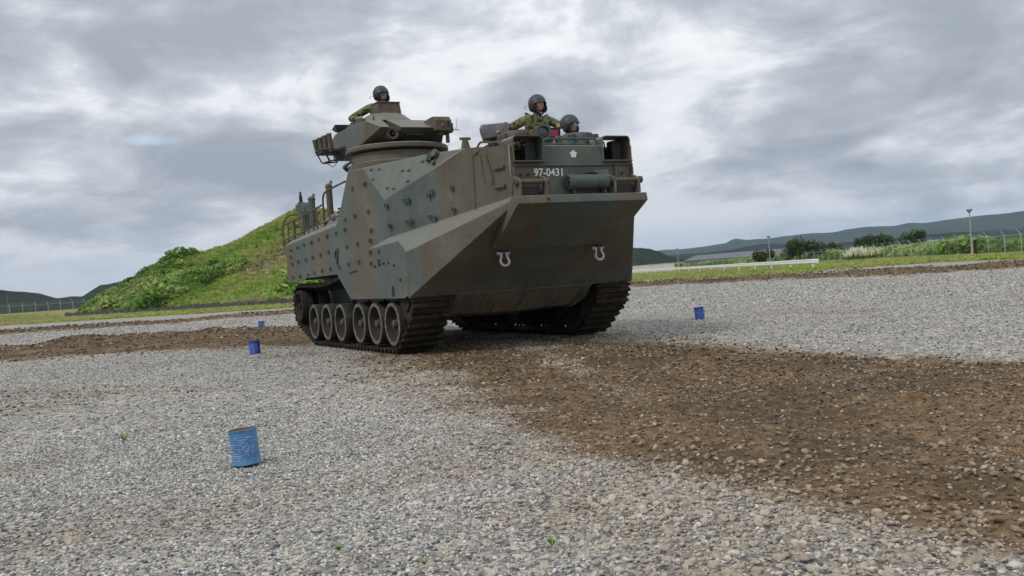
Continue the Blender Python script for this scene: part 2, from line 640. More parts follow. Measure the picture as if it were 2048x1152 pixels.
# deck
yc = 1.2
R0 = (0.45, -yc, 2.70)
ya_, yb_, xr, zr, zd = -0.835, -0.435, 3.96, 2.35, 2.53
faces.append([(xr, -0.885-(4.24-xr)*0.398, 2.559), FC, FM, FA, HT, R0, (0.45, 0, 2.73), (xr, 0, 2.545), (xr, yb_, 2.545), (xr, ya_, 2.548)])
faces.append([FT, (xr, -0.885-(4.24-xr)*0.398, 2.559), (xr, ya_, 2.548), (4.24, ya_, zd)])
faces.append([(4.24, yb_, zd), (xr, yb_, 2.545), (xr, 0, 2.545), (4.24, 0, zd)])
faces.append([HT, K1, (0.12, -yc, 2.50), R0])
faces.append([K1, K2, RT, (-3.42, -yc, 2.06), (0.12, -yc, 2.50)])
faces.append([R0, (0.12, -yc, 2.50), (-3.42, -yc, 2.06), (-3.42, 0, 2.10), (0.45, 0, 2.73)])
# rear
faces.append([(-3.42, s, 1.17), RT, (-3.42, -yc, 2.06), (-3.42, 0, 2.10), (-3.42, 0, 0.55), (-3.42, -1.05, 0.55), (-3.42, -1.05, 1.17)])
# front plate
faces.append([FT, NT, (4.24, ya_, NT[2]), (4.24, ya_, zr), (4.24, ya_, zd)])
faces.append([NT, NM, NM2, NB, (4.24, 0, 1.81), (4.24, 0, NT[2]), (4.24, yb_, NT[2]), (4.24, ya_, NT[2])])
faces.append([(4.24, ya_, zr), (4.24, ya_, NT[2]), (4.24, yb_, NT[2]), (4.24, yb_, zr)])
faces.append([(4.24, yb_, NT[2]), (4.24, 0, NT[2]), (4.24, 0, zd), (4.24, yb_, zd), (4.24, yb_, zr)])
# bow underside, outer parts and middle
faces.append([NB, E3, (2.80, -1.075, 0.776), (2.80, 0, 0.776), (4.24, 0, 1.81)])
faces.append([(2.80, -1.075, 0.776), (2.52, -1.03, 0.60), (2.36, -1.0, 0.50), (2.36, 0, 0.47), (2.52, 0, 0.575), (2.80, 0, 0.776)])
faces.append([(2.36, -1.0, 0.50), (1.9, -1.0, 0.44), (1.9, 0, 0.42), (2.36, 0, 0.47)])
faces.append([(1.9, -1.0, 0.44), (-3.42, -1.0, 0.44), (-3.42, 0, 0.42), (1.9, 0, 0.42)])
faces.append([(2.80, -1.075, 0.776), (2.52, -1.03, 0.60), (2.36, -1.0, 0.50), (1.9, -1.0, 0.44), (-3.42, -1.0, 0.44), (-3.42, -1.05, 1.19), (2.80, -1.075, 1.19)])
# sponson floor over the tracks, front closing strip
faces.append([(-3.42, -1.05, 1.19), (2.80, -1.075, 1.19), (2.80, s+0.03, 1.19), (-3.42, s+0.03, 1.19)])
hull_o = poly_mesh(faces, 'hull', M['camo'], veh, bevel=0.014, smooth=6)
# inner faces of the side skirts so that they have thickness
for sg in (-1, 1):
    mb = MB()
    mb.prism([(0.36, 0.80), (2.60, 0.785), (2.72, 0.82), (2.77, 1.30), (0.36, 1.30), (-0.27, 1.18)], 1, sg*(W-0.004), sg*(W-0.05))
    mb.build('track_skirt', M['camo'], veh, bevel=0.006)
# rear overhang
mb = MB()
mb.prism([(-3.43, 1.83), (-3.87, 1.79), (-3.87, 1.765), (-3.43, 1.74)], 1, -W+0.01, W-0.01)
mb.build('rear_lip', M['camo'], veh, bevel=0.006)
# rear ramp
mb = MB()
mb.box((-3.46, 0, 1.25), (0.07, 1.8, 1.2))
for yy in (-0.5, 0.5):
    mb.box((-3.51, yy, 1.25), (0.05, 0.08, 1.0))
mb.build('rear_ramp', M['camo'], veh, bevel=0.01)
# water jet housings at the rear corners
for sg in (-1, 1):
    mb = MB()
    mb.box((-3.435, sg*1.62, 1.5), (0.05, 0.1, 0.5))
    mb.build('rear_bumper', M['dark'], veh, bevel=0.005)
# fairings beside the bow bottom
for sg in (-1, 1):
    mb = MB()
    mb.hull([(2.74, sg*1.085, 0.80), (2.74, sg*0.94, 0.74), (2.45, sg*1.12, 0.56), (2.38, sg*0.93, 0.46), (2.2, sg*1.12, 0.52), (2.1, sg*0.95, 0.44), (2.2, sg*1.12, 0.9), (2.70, sg*1.13, 0.84), (2.58, sg*1.12, 0.66)])
    mb.build('bow_fairing', M['camo'], veh, bevel=0.012)
# bow weld ridge across the front plate (faint horizontal line)
mb = MB()
mb.box((4.252, 0.02, 2.282), (0.026, 1.72, 0.014))
mb.build('weld_ridge', M['camo'], veh, bevel=0.003)
# flanges at the sides of the lower front plate
for sg in (-1, 1):
    mb = MB()
    mb.box((4.262, sg*0.852, 2.08), (0.045, 0.022, 0.36))
    mb.build('edge_flange', M['camo'], veh, bevel=0.004)
mb = MB()
mb.box((4.262, 0.60, 2.12), (0.045, 0.016, 0.30))
mb.build('stiffener', M['camo'], veh, bevel=0.004)

# side details -------------------------------------------------------------
def lug_mesh():
    mb = MB()
    mb.box((0, 0.006, 0), (0.078, 0.012, 0.082))
    mb.box((-0.026, 0.022, 0.0), (0.018, 0.034, 0.076))
    mb.box((0.026, 0.022, 0.0), (0.018, 0.034, 0.076))
    mb.box((0.0, 0.018, -0.028), (0.034, 0.026, 0.02))
    mb.v = [(a*0.70, b*0.75, c*0.72) for a, b, c in mb.v]
    return mb.mesh('armour_lug', M['camo'], 30)


def bolt_mesh():
    mb = MB()
    mb.cyl((0, 0, 0), (0, 0.02, 0), 0.016, n=6)
    return mb.mesh('bolt', M['dark'], 30)


lug_b = lug_mesh()
lug_g = lug_b
LUGS = [[0.81, 2.42], [1.43, 2.02], [0.84, 2.01], [0.36, 2.0], [0.31, 1.85], [-0.16, 1.83], [-0.66, 1.82], [-1.14, 1.8], [-1.6, 1.78], [-2.08, 1.77], [-2.54, 1.75], [-3.01, 1.73], [1.49, 1.75], [1.43, 1.61], [0.87, 1.6], [0.35, 1.59], [-0.14, 1.57], [-0.63, 1.56], [1.41, 1.44], [1.76, 1.44], [-1.1, 1.54], [-1.58, 1.52], [-2.04, 1.51], [-2.55, 1.49], [-3.06, 1.61], [-2.99, 1.47], [0.88, 1.33], [0.36, 1.32], [-0.12, 1.3], [-0.61, 1.29], [1.4, 1.29], [1.74, 1.3], [-1.97, 1.24], [-1.56, 1.26], [-1.08, 1.28], [-2.49, 1.23], [-2.99, 1.23], [1.37, 2.42]]


def is_green(x):
    return -2.9 < x < -1.75 or -0.6 < x < 0.55 or 1.68 < x < 2.9


for x, z in LUGS:
    for sg in (-1, 1):
        obj_from_mesh('armour_lug', lug_g if is_green(x) else lug_b, veh, (x, sg*W, z), (0, 0, math.pi if sg < 0 else 0))
pan_rz = math.atan2(0.848, 2.13)
for x, y, z in [(2.5, -1.58, 2.06), (2.16, -1.72, 2.03), (2.52, -1.57, 1.78), (2.17, -1.70, 1.76), (2.92, -1.41, 2.08), (2.98, -1.39, 2.12), (2.92, -1.41, 1.8), (2.99, -1.38, 1.78), (3.31, -1.25, 2.13), (3.32, -1.25, 1.85), (2.56, -1.555, 2.06), (2.58, -1.55, 1.78)]:
    for sg in (-1, 1):
        obj_from_mesh('armour_lug', lug_g if x < 2.9 else lug_b, veh, (x, -sg*y if sg > 0 else y, z), (0, 0, math.pi+pan_rz) if sg < 0 else (0, 0, -pan_rz))
# lugs on the sloping shoulder facet
nf = Vector((0.2397, -0.9035, 0.3553)).normalized()
up = (Vector((0, 0, 1))-nf*nf.z).normalized()
sd = up.cross(nf)
Rf = Matrix((sd, nf, up)).transposed().to_euler()
for q in [(1.56, -1.69, 2.58), (1.76, -1.65, 2.56), (1.68, -1.72, 2.43), (2.35, -1.53, 2.46), (2.49, -1.5, 2.45), (2.11, -1.68, 2.26), (2.26, -1.64, 2.23), (2.54, -1.55, 2.3), (2.75, -1.4, 2.53)]:
    # keep each on the facet plane
    p = Vector(q)
    d = (p-Vector(AP)).dot(nf)
    obj_from_mesh('armour_lug', lug_g if q[0] > 1.95 else lug_b, veh, p-nf*d, Rf)
mb = MB()
p = Vector((2.92, -1.34, 2.575))
p = p-nf*((p-Vector(AP)).dot(nf))
mR = Matrix((sd, nf, up)).transposed()
mb.box(p+nf*0.02, (0.11, 0.05, 0.12), mR)
mb.build('vent_block', M['dark'], veh, bevel=0.004)
mb = MB()
mb.cyl(p+sd*0.10+nf*0.0+up*0.03, p+sd*0.10+nf*0.06+up*0.03, 0.055, n=14)
mb.cyl(p+sd*0.09-up*0.09, p+sd*0.09+nf*0.04-up*0.09, 0.03, n=10)
mb.build('vent_cap', M['green'], veh, bevel=0.004)
# ports in the side: dark openings with an inner depth
for (cx, cz, rx, rz_) in ((-0.22, 1.49, 0.085, 0.085),):
    mb = MB()
    mb.lathe([(0.0, 0.0), (rx*0.86, 0.0), (rx*0.9, 0.012), (rx, 0.014), (rx*1.06, 0.0)], (cx, -W-0.001, cz), (math.pi/2, 0, 0), 24)
    mb.build('exhaust_port', M['dark'], veh)
mb = MB()
mb.box((-0.20, -W-0.008, 1.37), (0.035, 0.03, 0.06))
mb.build('port_latch', M['dark'], veh, bevel=0.003)
mb = MB()
q = [(2.165, 0.80), (2.265, 0.80), (2.265, 0.90), (2.25, 0.935), (2.215, 0.955), (2.18, 0.935), (2.165, 0.90)]
mb.prism(q, 1, -W-0.004, -W+0.03)
mb.build('step_hole', M['pad'], veh)
for x, z in [(0.55, 1.20), (0.70, 1.205), (0.42, 1.19), (1.55, 1.235), (1.74, 1.25), (1.93, 1.26), (2.13, 1.265), (2.33, 1.22), (2.53, 1.02)]:
    obj_from_mesh('bolt', bolt_mesh() if x == 0.55 else bpy.data.meshes['bolt'], veh, (x, -W, z), (0, 0, math.pi))
# weld seam above the skirt, panel seams
mb = MB()
mb.tube([(0.40, -W-0.001, 1.205), (1.3, -W-0.001, 1.225), (2.0, -W-0.001, 1.29), (2.35, -W-0.001, 1.24), (2.52, -W-0.001, 1.06), (2.60, -W-0.001, 0.80)], 0.005, 5)
mb.build('weld_seam', M['camo'], veh)
# bow side panel details: rod, steps, seam
pn = Vector((0.848, -2.13, 0)).normalized()


def onpan(x, z, out=0.0):
    y = -W+(x-2.11)/2.13*0.848
    return Vector((x, y, z))+pn*out


mb = MB()
mb.tube([onpan(3.88, 2.50, .02), onpan(3.95, 2.28, .02), onpan(3.985, 2.13, .02), onpan(3.93, 2.11, .02)], 0.009, 6)
mb.build('side_rod', M['brown'], veh)
mb = MB()
mb.tube([onpan(3.68, 2.50, .0), onpan(3.665, 1.80, .0)], 0.005, 5)
mb.tube([onpan(3.80, 2.48, .0), onpan(3.84, 2.12, .0)], 0.004, 5)
mb.build('weld_seam', M['camo'], veh)
for z in (2.285, 2.055):
    mb = MB()
    c = onpan(4.08, z, 0.02)
    mb.box(c, (0.17, 0.035, 0.045), Euler((0, 0, math.atan2(0.848, 2.13))))
    mb.build('side_step', M['brown'], veh, bevel=0.008)

# bow plane (flap) -----------------------------------------------------------
flap = MB()
sl = Vector((0.80, 0, 0.56)).normalized()
nrm = Vector((0.573, 0, -0.82)).normalized()
T, Bq = 0.93, 0.905
top_o, bot_o = Vector((4.44, 0, 1.885)), Vector((3.63, 0, 1.335))
flap.hull([(4.44, -T, 1.905), (4.44, T, 1.905), (4.46, -T, 1.808), (4.46, T, 1.808), (4.30, -T, 1.905), (4.30, T, 1.905),
           (3.655, -0.895, 1.308), (3.655, 0.895, 1.308), (3.60, -0.895, 1.362), (3.60, 0.895, 1.362), (4.30, -T, 1.85), (4.30, T, 1.85)])
flap_o = flap.build('bow_plane', M['camo'], veh, bevel=0.007, segs=2)
mb = MB()
mb.tube([(2.80, -1.06, 0.774), (2.80, 0, 0.774), (2.80, 1.06, 0.774)], 0.006, 5)
mb.build('weld_seam', M['camo'], veh)
bm_ = MB()
bm_.box((4.455, -0.51, 1.853), (0.02, 0.03, 0.02))
bm_.build('drain_stub', M['dark'], veh)
# hinges: two plates and a cross shaft on either side
for sg in (-1, 1):
    for yy in (0.86, 0.50):
        mb = MB()
        y0 = sg*yy if sg < 0 else yy-0.02+ (0.0)
        poly = [(4.25, 1.91), (4.43, 1.91), (4.43, 2.04), (4.41, 2.09), (4.36, 2.13), (4.31, 2.14), (4.25, 2.16)]
        mb.prism(poly, 1, y0-0.014, y0+0.014)
        mb.build('hinge_plate', M['camo'], veh, bevel=0.004)
    ya, yb = sorted((sg*0.86, sg*0.50))
    mb = MB()
    mb.cyl((4.375, ya-0.03, 2.075), (4.375, yb+0.03, 2.075), 0.030, n=16)
    mb.cyl((4.375, ya-0.055, 2.075), (4.375, ya-0.014, 2.075), 0.05, n=16)
    mb.cyl((4.375, ya-0.075, 2.075), (4.375, ya-0.05, 2.075), 0.026, n=6)
    mb.cyl((4.375, yb+0.014, 2.075), (4.375, yb+0.045, 2.075), 0.045, n=16)
    mb.build('hinge_shaft', M['brown'], veh)
    mb = MB()
    mb.box((4.30, (ya+yb)/2, 1.965), (0.10, 0.26, 0.10))
    mb.build('hinge_block', M['dark'], veh, bevel=0.01)
    for k in (0, 1):
        obj_from_mesh('bolt', bpy.data.meshes['bolt'], veh, (4.243, (ya+yb)/2-0.07+k*0.10, 2.175), (0, 0, -math.pi/2))
# hydraulic cylinder
mb = MB()
mb.cyl((4.34, -0.16, 2.065), (4.34, 0.40, 2.065), 0.088, n=28)
mb.cyl((4.34, -0.165, 2.065), (4.34, -0.10, 2.065), 0.094, n=28)
mb.cyl((4.34, 0.335, 2.065), (4.34, 0.405, 2.065), 0.094, n=28)
cyl = mb.build('hydraulic_cylinder', M['green'], veh, bevel=0.008, segs=2)
mb = MB()
mb.cyl((4.34, -0.185, 2.065), (4.34, -0.165, 2.065), 0.06, n=18)
for k in range(8):
    t = k*math.pi/4
    mb.cyl((4.34+0.07*math.cos(t), -0.185, 2.065+0.07*math.sin(t)), (4.34+0.07*math.cos(t), -0.165, 2.065+0.07*math.sin(t)), 0.011, n=6)
mb.build('end_cap', M['dark'], cyl)
mb = MB()
mb.tube([(4.33, 0.12, 2.165), (4.33, 0.14, 2.175), (4.33, 0.24, 2.175), (4.33, 0.28, 2.165)], 0.018, 8)
mb.build('hydraulic_line', M['dark'], cyl)
for y in (-0.08, 0.37):
    mb = MB()
    mb.box((4.30, y, 1.96), (0.12, 0.03, 0.14))
    mb.build('cylinder_mount', M['green'], veh, bevel=0.004)

# shackles ---------------------------------------------------------------------
def shackle(y):
    base = Vector((3.53, y, 1.262))
    dn = Vector((0.18, 0, -1)).normalized()
    mb = MB()
    pts = [base+Vector((0.03, -0.043, 0.0))]
    a = 0.062
    pts += [base+Vector((0.03, -0.040, 0))+dn*0.03, base+Vector((0.03, -0.046, 0))+dn*0.06]
    for k in range(0, 13):
        t = math.pi*k/12
        pts.append(base+Vector((0.03, -a*math.cos(t), 0))+dn*(0.10+a*math.sin(t)))
    pts += [base+Vector((0.03, 0.046, 0))+dn*0.06, base+Vector((0.03, 0.040, 0))+dn*0.03, base+Vector((0.03, 0.043, 0.0))]
    mb.tube(pts, [0.018]+[0.014]*2+[0.0165]*13+[0.014]*2+[0.018], 10)
    sh = mb.build('shackle', M['shackle'], veh)
    mb = MB()
    mb.cyl(base+Vector((0.03, -0.085, 0.0)), base+Vector((0.03, 0.085, 0.0)), 0.0125, n=10)
    mb.cyl(base+Vector((0.03, -0.092, 0.0)), base+Vector((0.03, -0.066, 0.0)), 0.023, n=6)
    mb.cyl(base+Vector((0.03, 0.062, 0.0)), base+Vector((0.03, 0.078, 0.0)), 0.024, n=12)
    mb.build('shackle_pin', M['shackle'], sh)
    mb = MB()
    mb.box(base+Vector((0.005, 0, 0.005)), (0.10, 0.03, 0.075), (0, rad(35), 0))
    mb.build('towing_eye', M['camo'], veh, bevel=0.012)


for y in (-0.71, 0.71):
    shackle(y)

# headlight recess boxes --------------------------------------------------------
def arch(y0, y1, z0, z1, rr, n=6):
    """open outline, from the lower left up over a round shouldered top to the lower right"""
    out = [(y0, z0)]
    for k in range(n+1):
        t = math.pi-k*math.pi/2/n
        out.append((y0+rr+rr*math.cos(t), z1-rr+rr*math.sin(t)))
    for k in range(n+1):
        t = math.pi/2-k*math.pi/2/n
        out.append((y1-rr+rr*math.cos(t), z1-rr+rr*math.sin(t)))
    out.append((y1, z0))
    return out


for sg in (-1, 1):
    ya, yb = (-0.845, -0.425) if sg < 0 else (0.425, 0.845)
    ym = (ya+yb)/2
    z0, z1 = 2.338, 2.648
    x0, x1 = 3.965, 4.275
    t = 0.012
    o1 = arch(ya, yb, z0, z1, 0.055)
    i1 = arch(ya+t, yb-t, z0, z1-t, 0.045)
    n = len(o1)
    mb = MB()
    vs = [(x, p[0], p[1]) for x in (x0, x1) for p in o1]+[(x, p[0], p[1]) for x in (x0, x1) for p in i1]
    fs = []
    for k in range(n-1):
        fs += [(k, k+1, n+k+1, n+k), (2*n+k, 3*n+k, 3*n+k+1, 2*n+k+1), (n+k, n+k+1, 3*n+k+1, 3*n+k), (k, 2*n+k, 2*n+k+1, k+1)]
    mb.add(vs, fs)
    hb = mb.build('headlight_guard', M['camo'], veh, smooth=40)
    mb = MB()
    mb.box(((x0+x1)/2, ym, z0+0.004), (x1-x0, yb-ya-2*t, 0.010))
    mb.build('recess_floor', M['mud'], hb)
    mb = MB()
    mb.box((x0+0.008, ym, (z0+2.535)/2), (0.014, yb-ya-2*t, 2.535-z0))
    mb.build('recess_back', M['mud'], hb)
    mb = MB()
    mb.box((4.278, ym, z0-0.008), (0.05, yb-ya+0.02, 0.012))
    mb.build('guard_rim', M['camo'], hb, bevel=0.003)
    # tall dark bulkhead with the lamp housings on the inner side
    mb = MB()
    mb.box((4.06, yb-0.10, (z0+z1-0.03)/2), (0.14, 0.17, z1-z0-0.05))
    mb.build('lamp_housing', M['dark'], hb, bevel=0.02)
    mb = MB()
    mb.box((4.03, ya+0.14, 2.512), (0.04, 0.24, 0.014))
    mb.build('recess_ledge', M['brown'], hb)
    mb = MB()
    mb.tube([(4.02, ya+0.04, 2.53), (4.02, ya+0.05, 2.60), (4.02, ya+0.09, 2.62), (4.02, ya+0.15, 2.62), (4.02, ya+0.19, 2.60), (4.02, ya+0.20, 2.53)], 0.010, 7)
    mb.build('guard_bar', M['brown'], hb)

# rails and fittings on the front deck --------------------------------------------
def rail(pts, r_=0.013, name='hand_rail', mat='brown', parent=veh, bend=0.05):
    mb = MB()
    out = [Vector(pts[0])]
    for i in range(1, len(pts)-1):
        a, b, c = Vector(pts[i-1]), Vector(pts[i]), Vector(pts[i+1])
        rr = min(bend, (a-b).length*0.45, (c-b).length*0.45)
        for t in (0, .25, .5, .75, 1):
            p0 = b+(a-b).normalized()*rr
            p1 = b+(c-b).normalized()*rr
            out.append(p0*(1-t)**2+b*2*t*(1-t)+p1*t*t)
    out.append(Vector(pts[-1]))
    mb.tube(out, r_, 8)
    return mb.build(name, M[mat], parent)


rail([(4.17, -0.36, 2.53), (4.17, -0.36, 2.62), (4.17, 0.40, 2.62), (4.17, 0.40, 2.53)], 0.014, mat='green')
rail([(4.05, -0.86, 2.53), (4.0, -0.88, 2.60), (3.66, -0.98, 2.66), (3.60, -1.0, 2.59)], 0.014)
rail([(4.05, -0.62, 2.53), (4.05, -0.62, 2.625), (3.45, -0.75, 2.68), (3.42, -0.76, 2.60)], 0.012)
for k, y in enumerate((-0.28, -0.16, -0.04, 0.08, 0.20, 0.30)):
    mb = MB()
    mb.box((4.06+0.02*(k % 2), y, 2.558), (0.10, 0.10, 0.03))
    mb.box((3.98, y+0.03, 2.575), (0.05, 0.075, 0.045))
    mb.build('deck_clip', M['brown' if k % 3 else 'green'], veh, bevel=0.006)
mb = MB()
mb.box((3.86, 0.0, 2.575), (0.16, 0.9, 0.05))
mb.build('splash_board', M['brown'], veh, bevel=0.01)
for k in range(5):
    mb = MB()
    mb.box((4.08, -0.82+k*0.07, 2.55), (0.09, 0.05, 0.03))
    mb.build('deck_clip', M['brown'], veh, bevel=0.006)
# cleat
cx0, cy0, cz0 = 3.42, -1.07, 2.62
mb = MB()
mb.hull([(cx0-0.05, cy0-0.05, cz0-0.02), (cx0+0.05, cy0-0.05, cz0-0.02), (cx0+0.05, cy0+0.05, cz0-0.02), (cx0-0.05, cy0+0.05, cz0-0.02), (cx0-0.02, cy0-0.03, cz0+0.11), (cx0+0.02, cy0-0.03, cz0+0.11), (cx0+0.02, cy0+0.03, cz0+0.11), (cx0-0.02, cy0+0.03, cz0+0.11)])
mb.cyl((cx0, cy0-0.075, cz0+0.12), (cx0, cy0+0.075, cz0+0.12), 0.02, n=10)
mb.build('mooring_cleat', M['brown'], veh, bevel=0.01)
rail([(2.95, -0.9, 2.63), (2.95, -0.9, 2.67), (3.25, -0.95, 2.66), (3.3, -0.96, 2.61)], 0.014)
# strap end hanging over the deck edge
mb = MB()
mb.tube([(3.95, -0.93, 2.58), (3.93, -0.965, 2.60), (3.84, -1.02, 2.565), (3.72, -1.10, 2.49)], 0.009, 6)
mb.box((3.95, -0.92, 2.575), (0.06, 0.05, 0.06))
mb.build('rubber_strap', M['dark'], veh)

# markings ------------------------------------------------------------------
def text_obj(body, size, y_left, z_base, width, name, mat, bold=0.0):
    cu = bpy.data.curves.new(name, 'FONT')
    cu.body = body
    cu.size = size
    cu.extrude = 0.0015
    cu.offset = bold
    o = bpy.data.objects.new(name, cu)
    link(o)
    dg = bpy.context.evaluated_depsgraph_get()
    me = bpy.data.meshes.new_from_object(o.evaluated_get(dg))
    bpy.data.objects.remove(o)
    xs_ = [v.co.x for v in me.vertices]
    ys_ = [v.co.y for v in me.vertices]
    sx_ = width/(max(xs_)-min(xs_))
    sy_ = size/(max(ys_)-min(ys_))
    mx, my = min(xs_), min(ys_)
    for v in me.vertices:
        a, b2, c2 = v.co
        v.co = (4.2415+c2+0.0015, y_left+(a-mx)*sx_, z_base+(b2-my)*sy_)
    me.materials.clear()
    me.materials.append(M[mat])
    me.name = name
    return obj_from_mesh(name, me, veh)


text_obj('97-0431', 0.098, -0.565, 2.150, 0.40, 'registration_number', 'white', 0.0015)
text_obj('水陸教', 0.075, 0.30, 2.155, 0.21, 'unit_marking', 'fadedwhite', 0.001)
mb = MB()
# cherry blossom: five notched petals
pts = []
for k in range(5):
    a0 = math.pi/2+k*2*math.pi/5
    for da, rr in ((-0.60, 0.033), (-0.36, 0.043), (-0.16, 0.051), (0.0, 0.047), (0.16, 0.051), (0.36, 0.043)):
        pts.append((math.cos(a0+da)*rr, math.sin(a0+da)*rr))
n = len(pts)
mb.add([(4.2415, 0.01+p[0], 2.42+p[1]) for p in pts]+[(4.2455, 0.01+p[0], 2.42+p[1]) for p in pts]+[(4.2455, 0.01, 2.42)],
       [(i, (i+1) % n, n+(i+1) % n, n+i) for i in range(n)]+[(n+i, n+(i+1) % n, 2*n) for i in range(n)])
mb.build('blossom_emblem', M['white'], veh, smooth=None)

# ------------------------------------------------------------------ running gear
def wheel_parts(cx, cz, rr, sg, name='road_wheel'):
    rt = (-math.pi/2*sg, 0, 0) if sg > 0 else (math.pi/2, 0, 0)
    w = empty(name, (cx, sg*1.69, cz))
    w.parent = veh
    return w


def make_wheel(rr):
    """local: axle along +z is outward"""
    parts = {}
    mb = MB()
    prof = [(rr*0.80, -0.005), (rr*0.985, -0.005), (rr, -0.02), (rr, -0.20), (rr*0.985, -0.21), (rr*0.80, -0.21)]
    mb.lathe(prof, n=40, closed=True)
    prof2 = [(a, b-0.31) for a, b in prof]
    mb.lathe(prof2, n=40, closed=True)
    parts['tyre'] = mb.mesh('tyre', M['rubber'], 40)
    mb = MB()
    mb.lathe([(rr*0.82, -0.10), (rr*0.82, 0.0), (rr*0.845, 0.006), (rr*0.97, 0.002), (rr*0.975, -0.01), (rr*0.83, -0.012)], n=40)
    parts['tyre_sidewall'] = mb.mesh('tyre_sidewall', M['tyre_face'], 40)
    mb = MB()
    mb.lathe([(rr*0.81, -0.02), (rr*0.76, -0.03), (rr*0.70, -0.10), (rr*0.52, -0.15), (rr*0.34, -0.15), (rr*0.30, -0.11), (rr*0.30, -0.09)], n=40)
    mb.lathe([(rr*0.80, -0.21), (rr*0.70, -0.21), (rr*0.68, -0.31), (rr*0.80, -0.31)], n=40)
    parts['wheel_dish'] = mb.mesh('wheel_dish', M['dish'], 40)
    mb = MB()
    mb.lathe([(0.0, 0.0), (rr*0.10, -0.003), (rr*0.17, -0.015), (rr*0.20, -0.05), (rr*0.21, -0.09), (rr*0.31, -0.095), (rr*0.31, -0.16)], n=24)
    for k in range(6):
        t = k*math.pi/3
        mb.cyl((rr*0.255*math.cos(t), rr*0.255*math.sin(t), -0.095), (rr*0.255*math.cos(t), rr*0.255*math.sin(t), -0.078), 0.012, n=6)
    parts['hub'] = mb.mesh('hub', M['hub'], 40)
    return parts


WX = [1.97, 1.26, 0.52, -0.43, -1.197, -1.97]
wp = make_wheel(0.305)
ip = make_wheel(0.285)
ip['tyre_sidewall'].materials[0] = M['mud']
ip['hub'].materials[0] = M['mud']


def place_wheel(name, parts, cx, cz, sg):
    rot = (math.pi/2, rnd.uniform(0, 0), 0) if sg < 0 else (-math.pi/2, 0, 0)
    body = obj_from_mesh(name, parts['wheel_dish'], veh, (cx, sg*1.695, cz), rot)
    for k in ('tyre', 'tyre_sidewall', 'hub'):
        obj_from_mesh(k, parts[k], body)


for sg in (-1, 1):
    for x in WX:
        place_wheel('road_wheel', wp, x, 0.42, sg)
    place_wheel('idler_wheel', ip, -2.92, 0.70, sg)
    # sprocket with teeth
    mb = MB()
    for yy in (0.03, 0.42):
        n = 22
        poly = []
        for k in range(n):
            t = 2*math.pi*k/n
            for dt, rr in ((-0.06, 0.27), (-0.03, 0.325), (0.03, 0.325), (0.06, 0.27)):
                poly.append((2.42+rr*math.cos(t+dt), 0.75+rr*math.sin(t+dt)))
        mb.prism(poly, 1, sg*(1.66-yy), sg*(1.63-yy))
    mb.cyl((2.42, sg*1.66, 0.75), (2.42, sg*1.1, 0.75), 0.16, n=20)
    mb.build('drive_sprocket', M['mud'], veh)
    # suspension arms and dampers
    for x in WX:
        mb = MB()
        mb.cyl((x, sg*1.35, 0.42), (x-0.02, sg*1.04, 0.42), 0.05, n=10)
        mb.hull([(x-0.05, sg*1.10, 0.37), (x+0.05, sg*1.10, 0.37), (x-0.05, sg*1.10, 0.47), (x+0.05, sg*1.10, 0.47), (x-0.05, sg*1.04, 0.37), (x+0.05, sg*1.04, 0.47),
                 (x+0.30, sg*1.10, 0.66), (x+0.38, sg*1.10, 0.66), (x+0.30, sg*1.04, 0.76), (x+0.38, sg*1.04, 0.76)])
        mb.build('suspension_arm', M['mud'], veh, bevel=0.008)
    mb = MB()
    mb.box((0.5, sg*1.30, 0.92), (0.5, 0.22, 0.10))
    mb.cyl((0.5, sg*1.5, 0.95), (0.5, sg*1.1, 0.95), 0.12, n=20)
    mb.build('return_roller', M['mud'], veh)
    mb = MB()
    mb.hull([(-0.62, sg*1.08, 1.18), (-0.05, sg*1.08, 1.18), (-0.30, sg*1.08, 0.80), (-0.45, sg*1.08, 0.80), (-0.62, sg*1.30, 1.18), (-0.05, sg*1.30, 1.18), (-0.30, sg*1.30, 0.80), (-0.45, sg*1.30, 0.80)])
    mb.build('roller_bracket', M['mud'], veh, bevel=0.01)

# track: path round the wheels
circ = [(1.97, 0.42, 0.355), (-1.97, 0.42, 0.355), (-2.92, 0.70, 0.35), (2.42, 0.75, 0.355)]


def arc(c, a0, a1, n=24):
    return [(c[0]+c[2]*math.cos(a0+(a1-a0)*k/n), c[1]+c[2]*math.sin(a0+(a1-a0)*k/n)) for k in range(n+1)]


def tangent(c1, c2):
    """angle of the outer tangent normal when travelling from c1 to c2 keeping circles on the right hand (clockwise path)"""
    dx, dz = c2[0]-c1[0], c2[1]-c1[1]
    D = math.hypot(dx, dz)
    base = math.atan2(dz, dx)
    return base-math.acos((c2[2]-c1[2])/D*-1) if True else 0


pathpts = []
# travel: bottom front wheel -> rear wheel -> idler -> top -> sprocket -> down (clockwise seen from starboard)
order = [circ[0], circ[1], circ[2], circ[3]]


def tang_angle(c1, c2):
    dx, dz = c2[0]-c1[0], c2[1]-c1[1]
    D = math.hypot(dx, dz)
    base = math.atan2(dz, dx)
    # normal n with n.(c2-c1) = r1-r2... outer tangent on the left side of travel direction
    return base+math.acos((c1[2]-c2[2])/D)


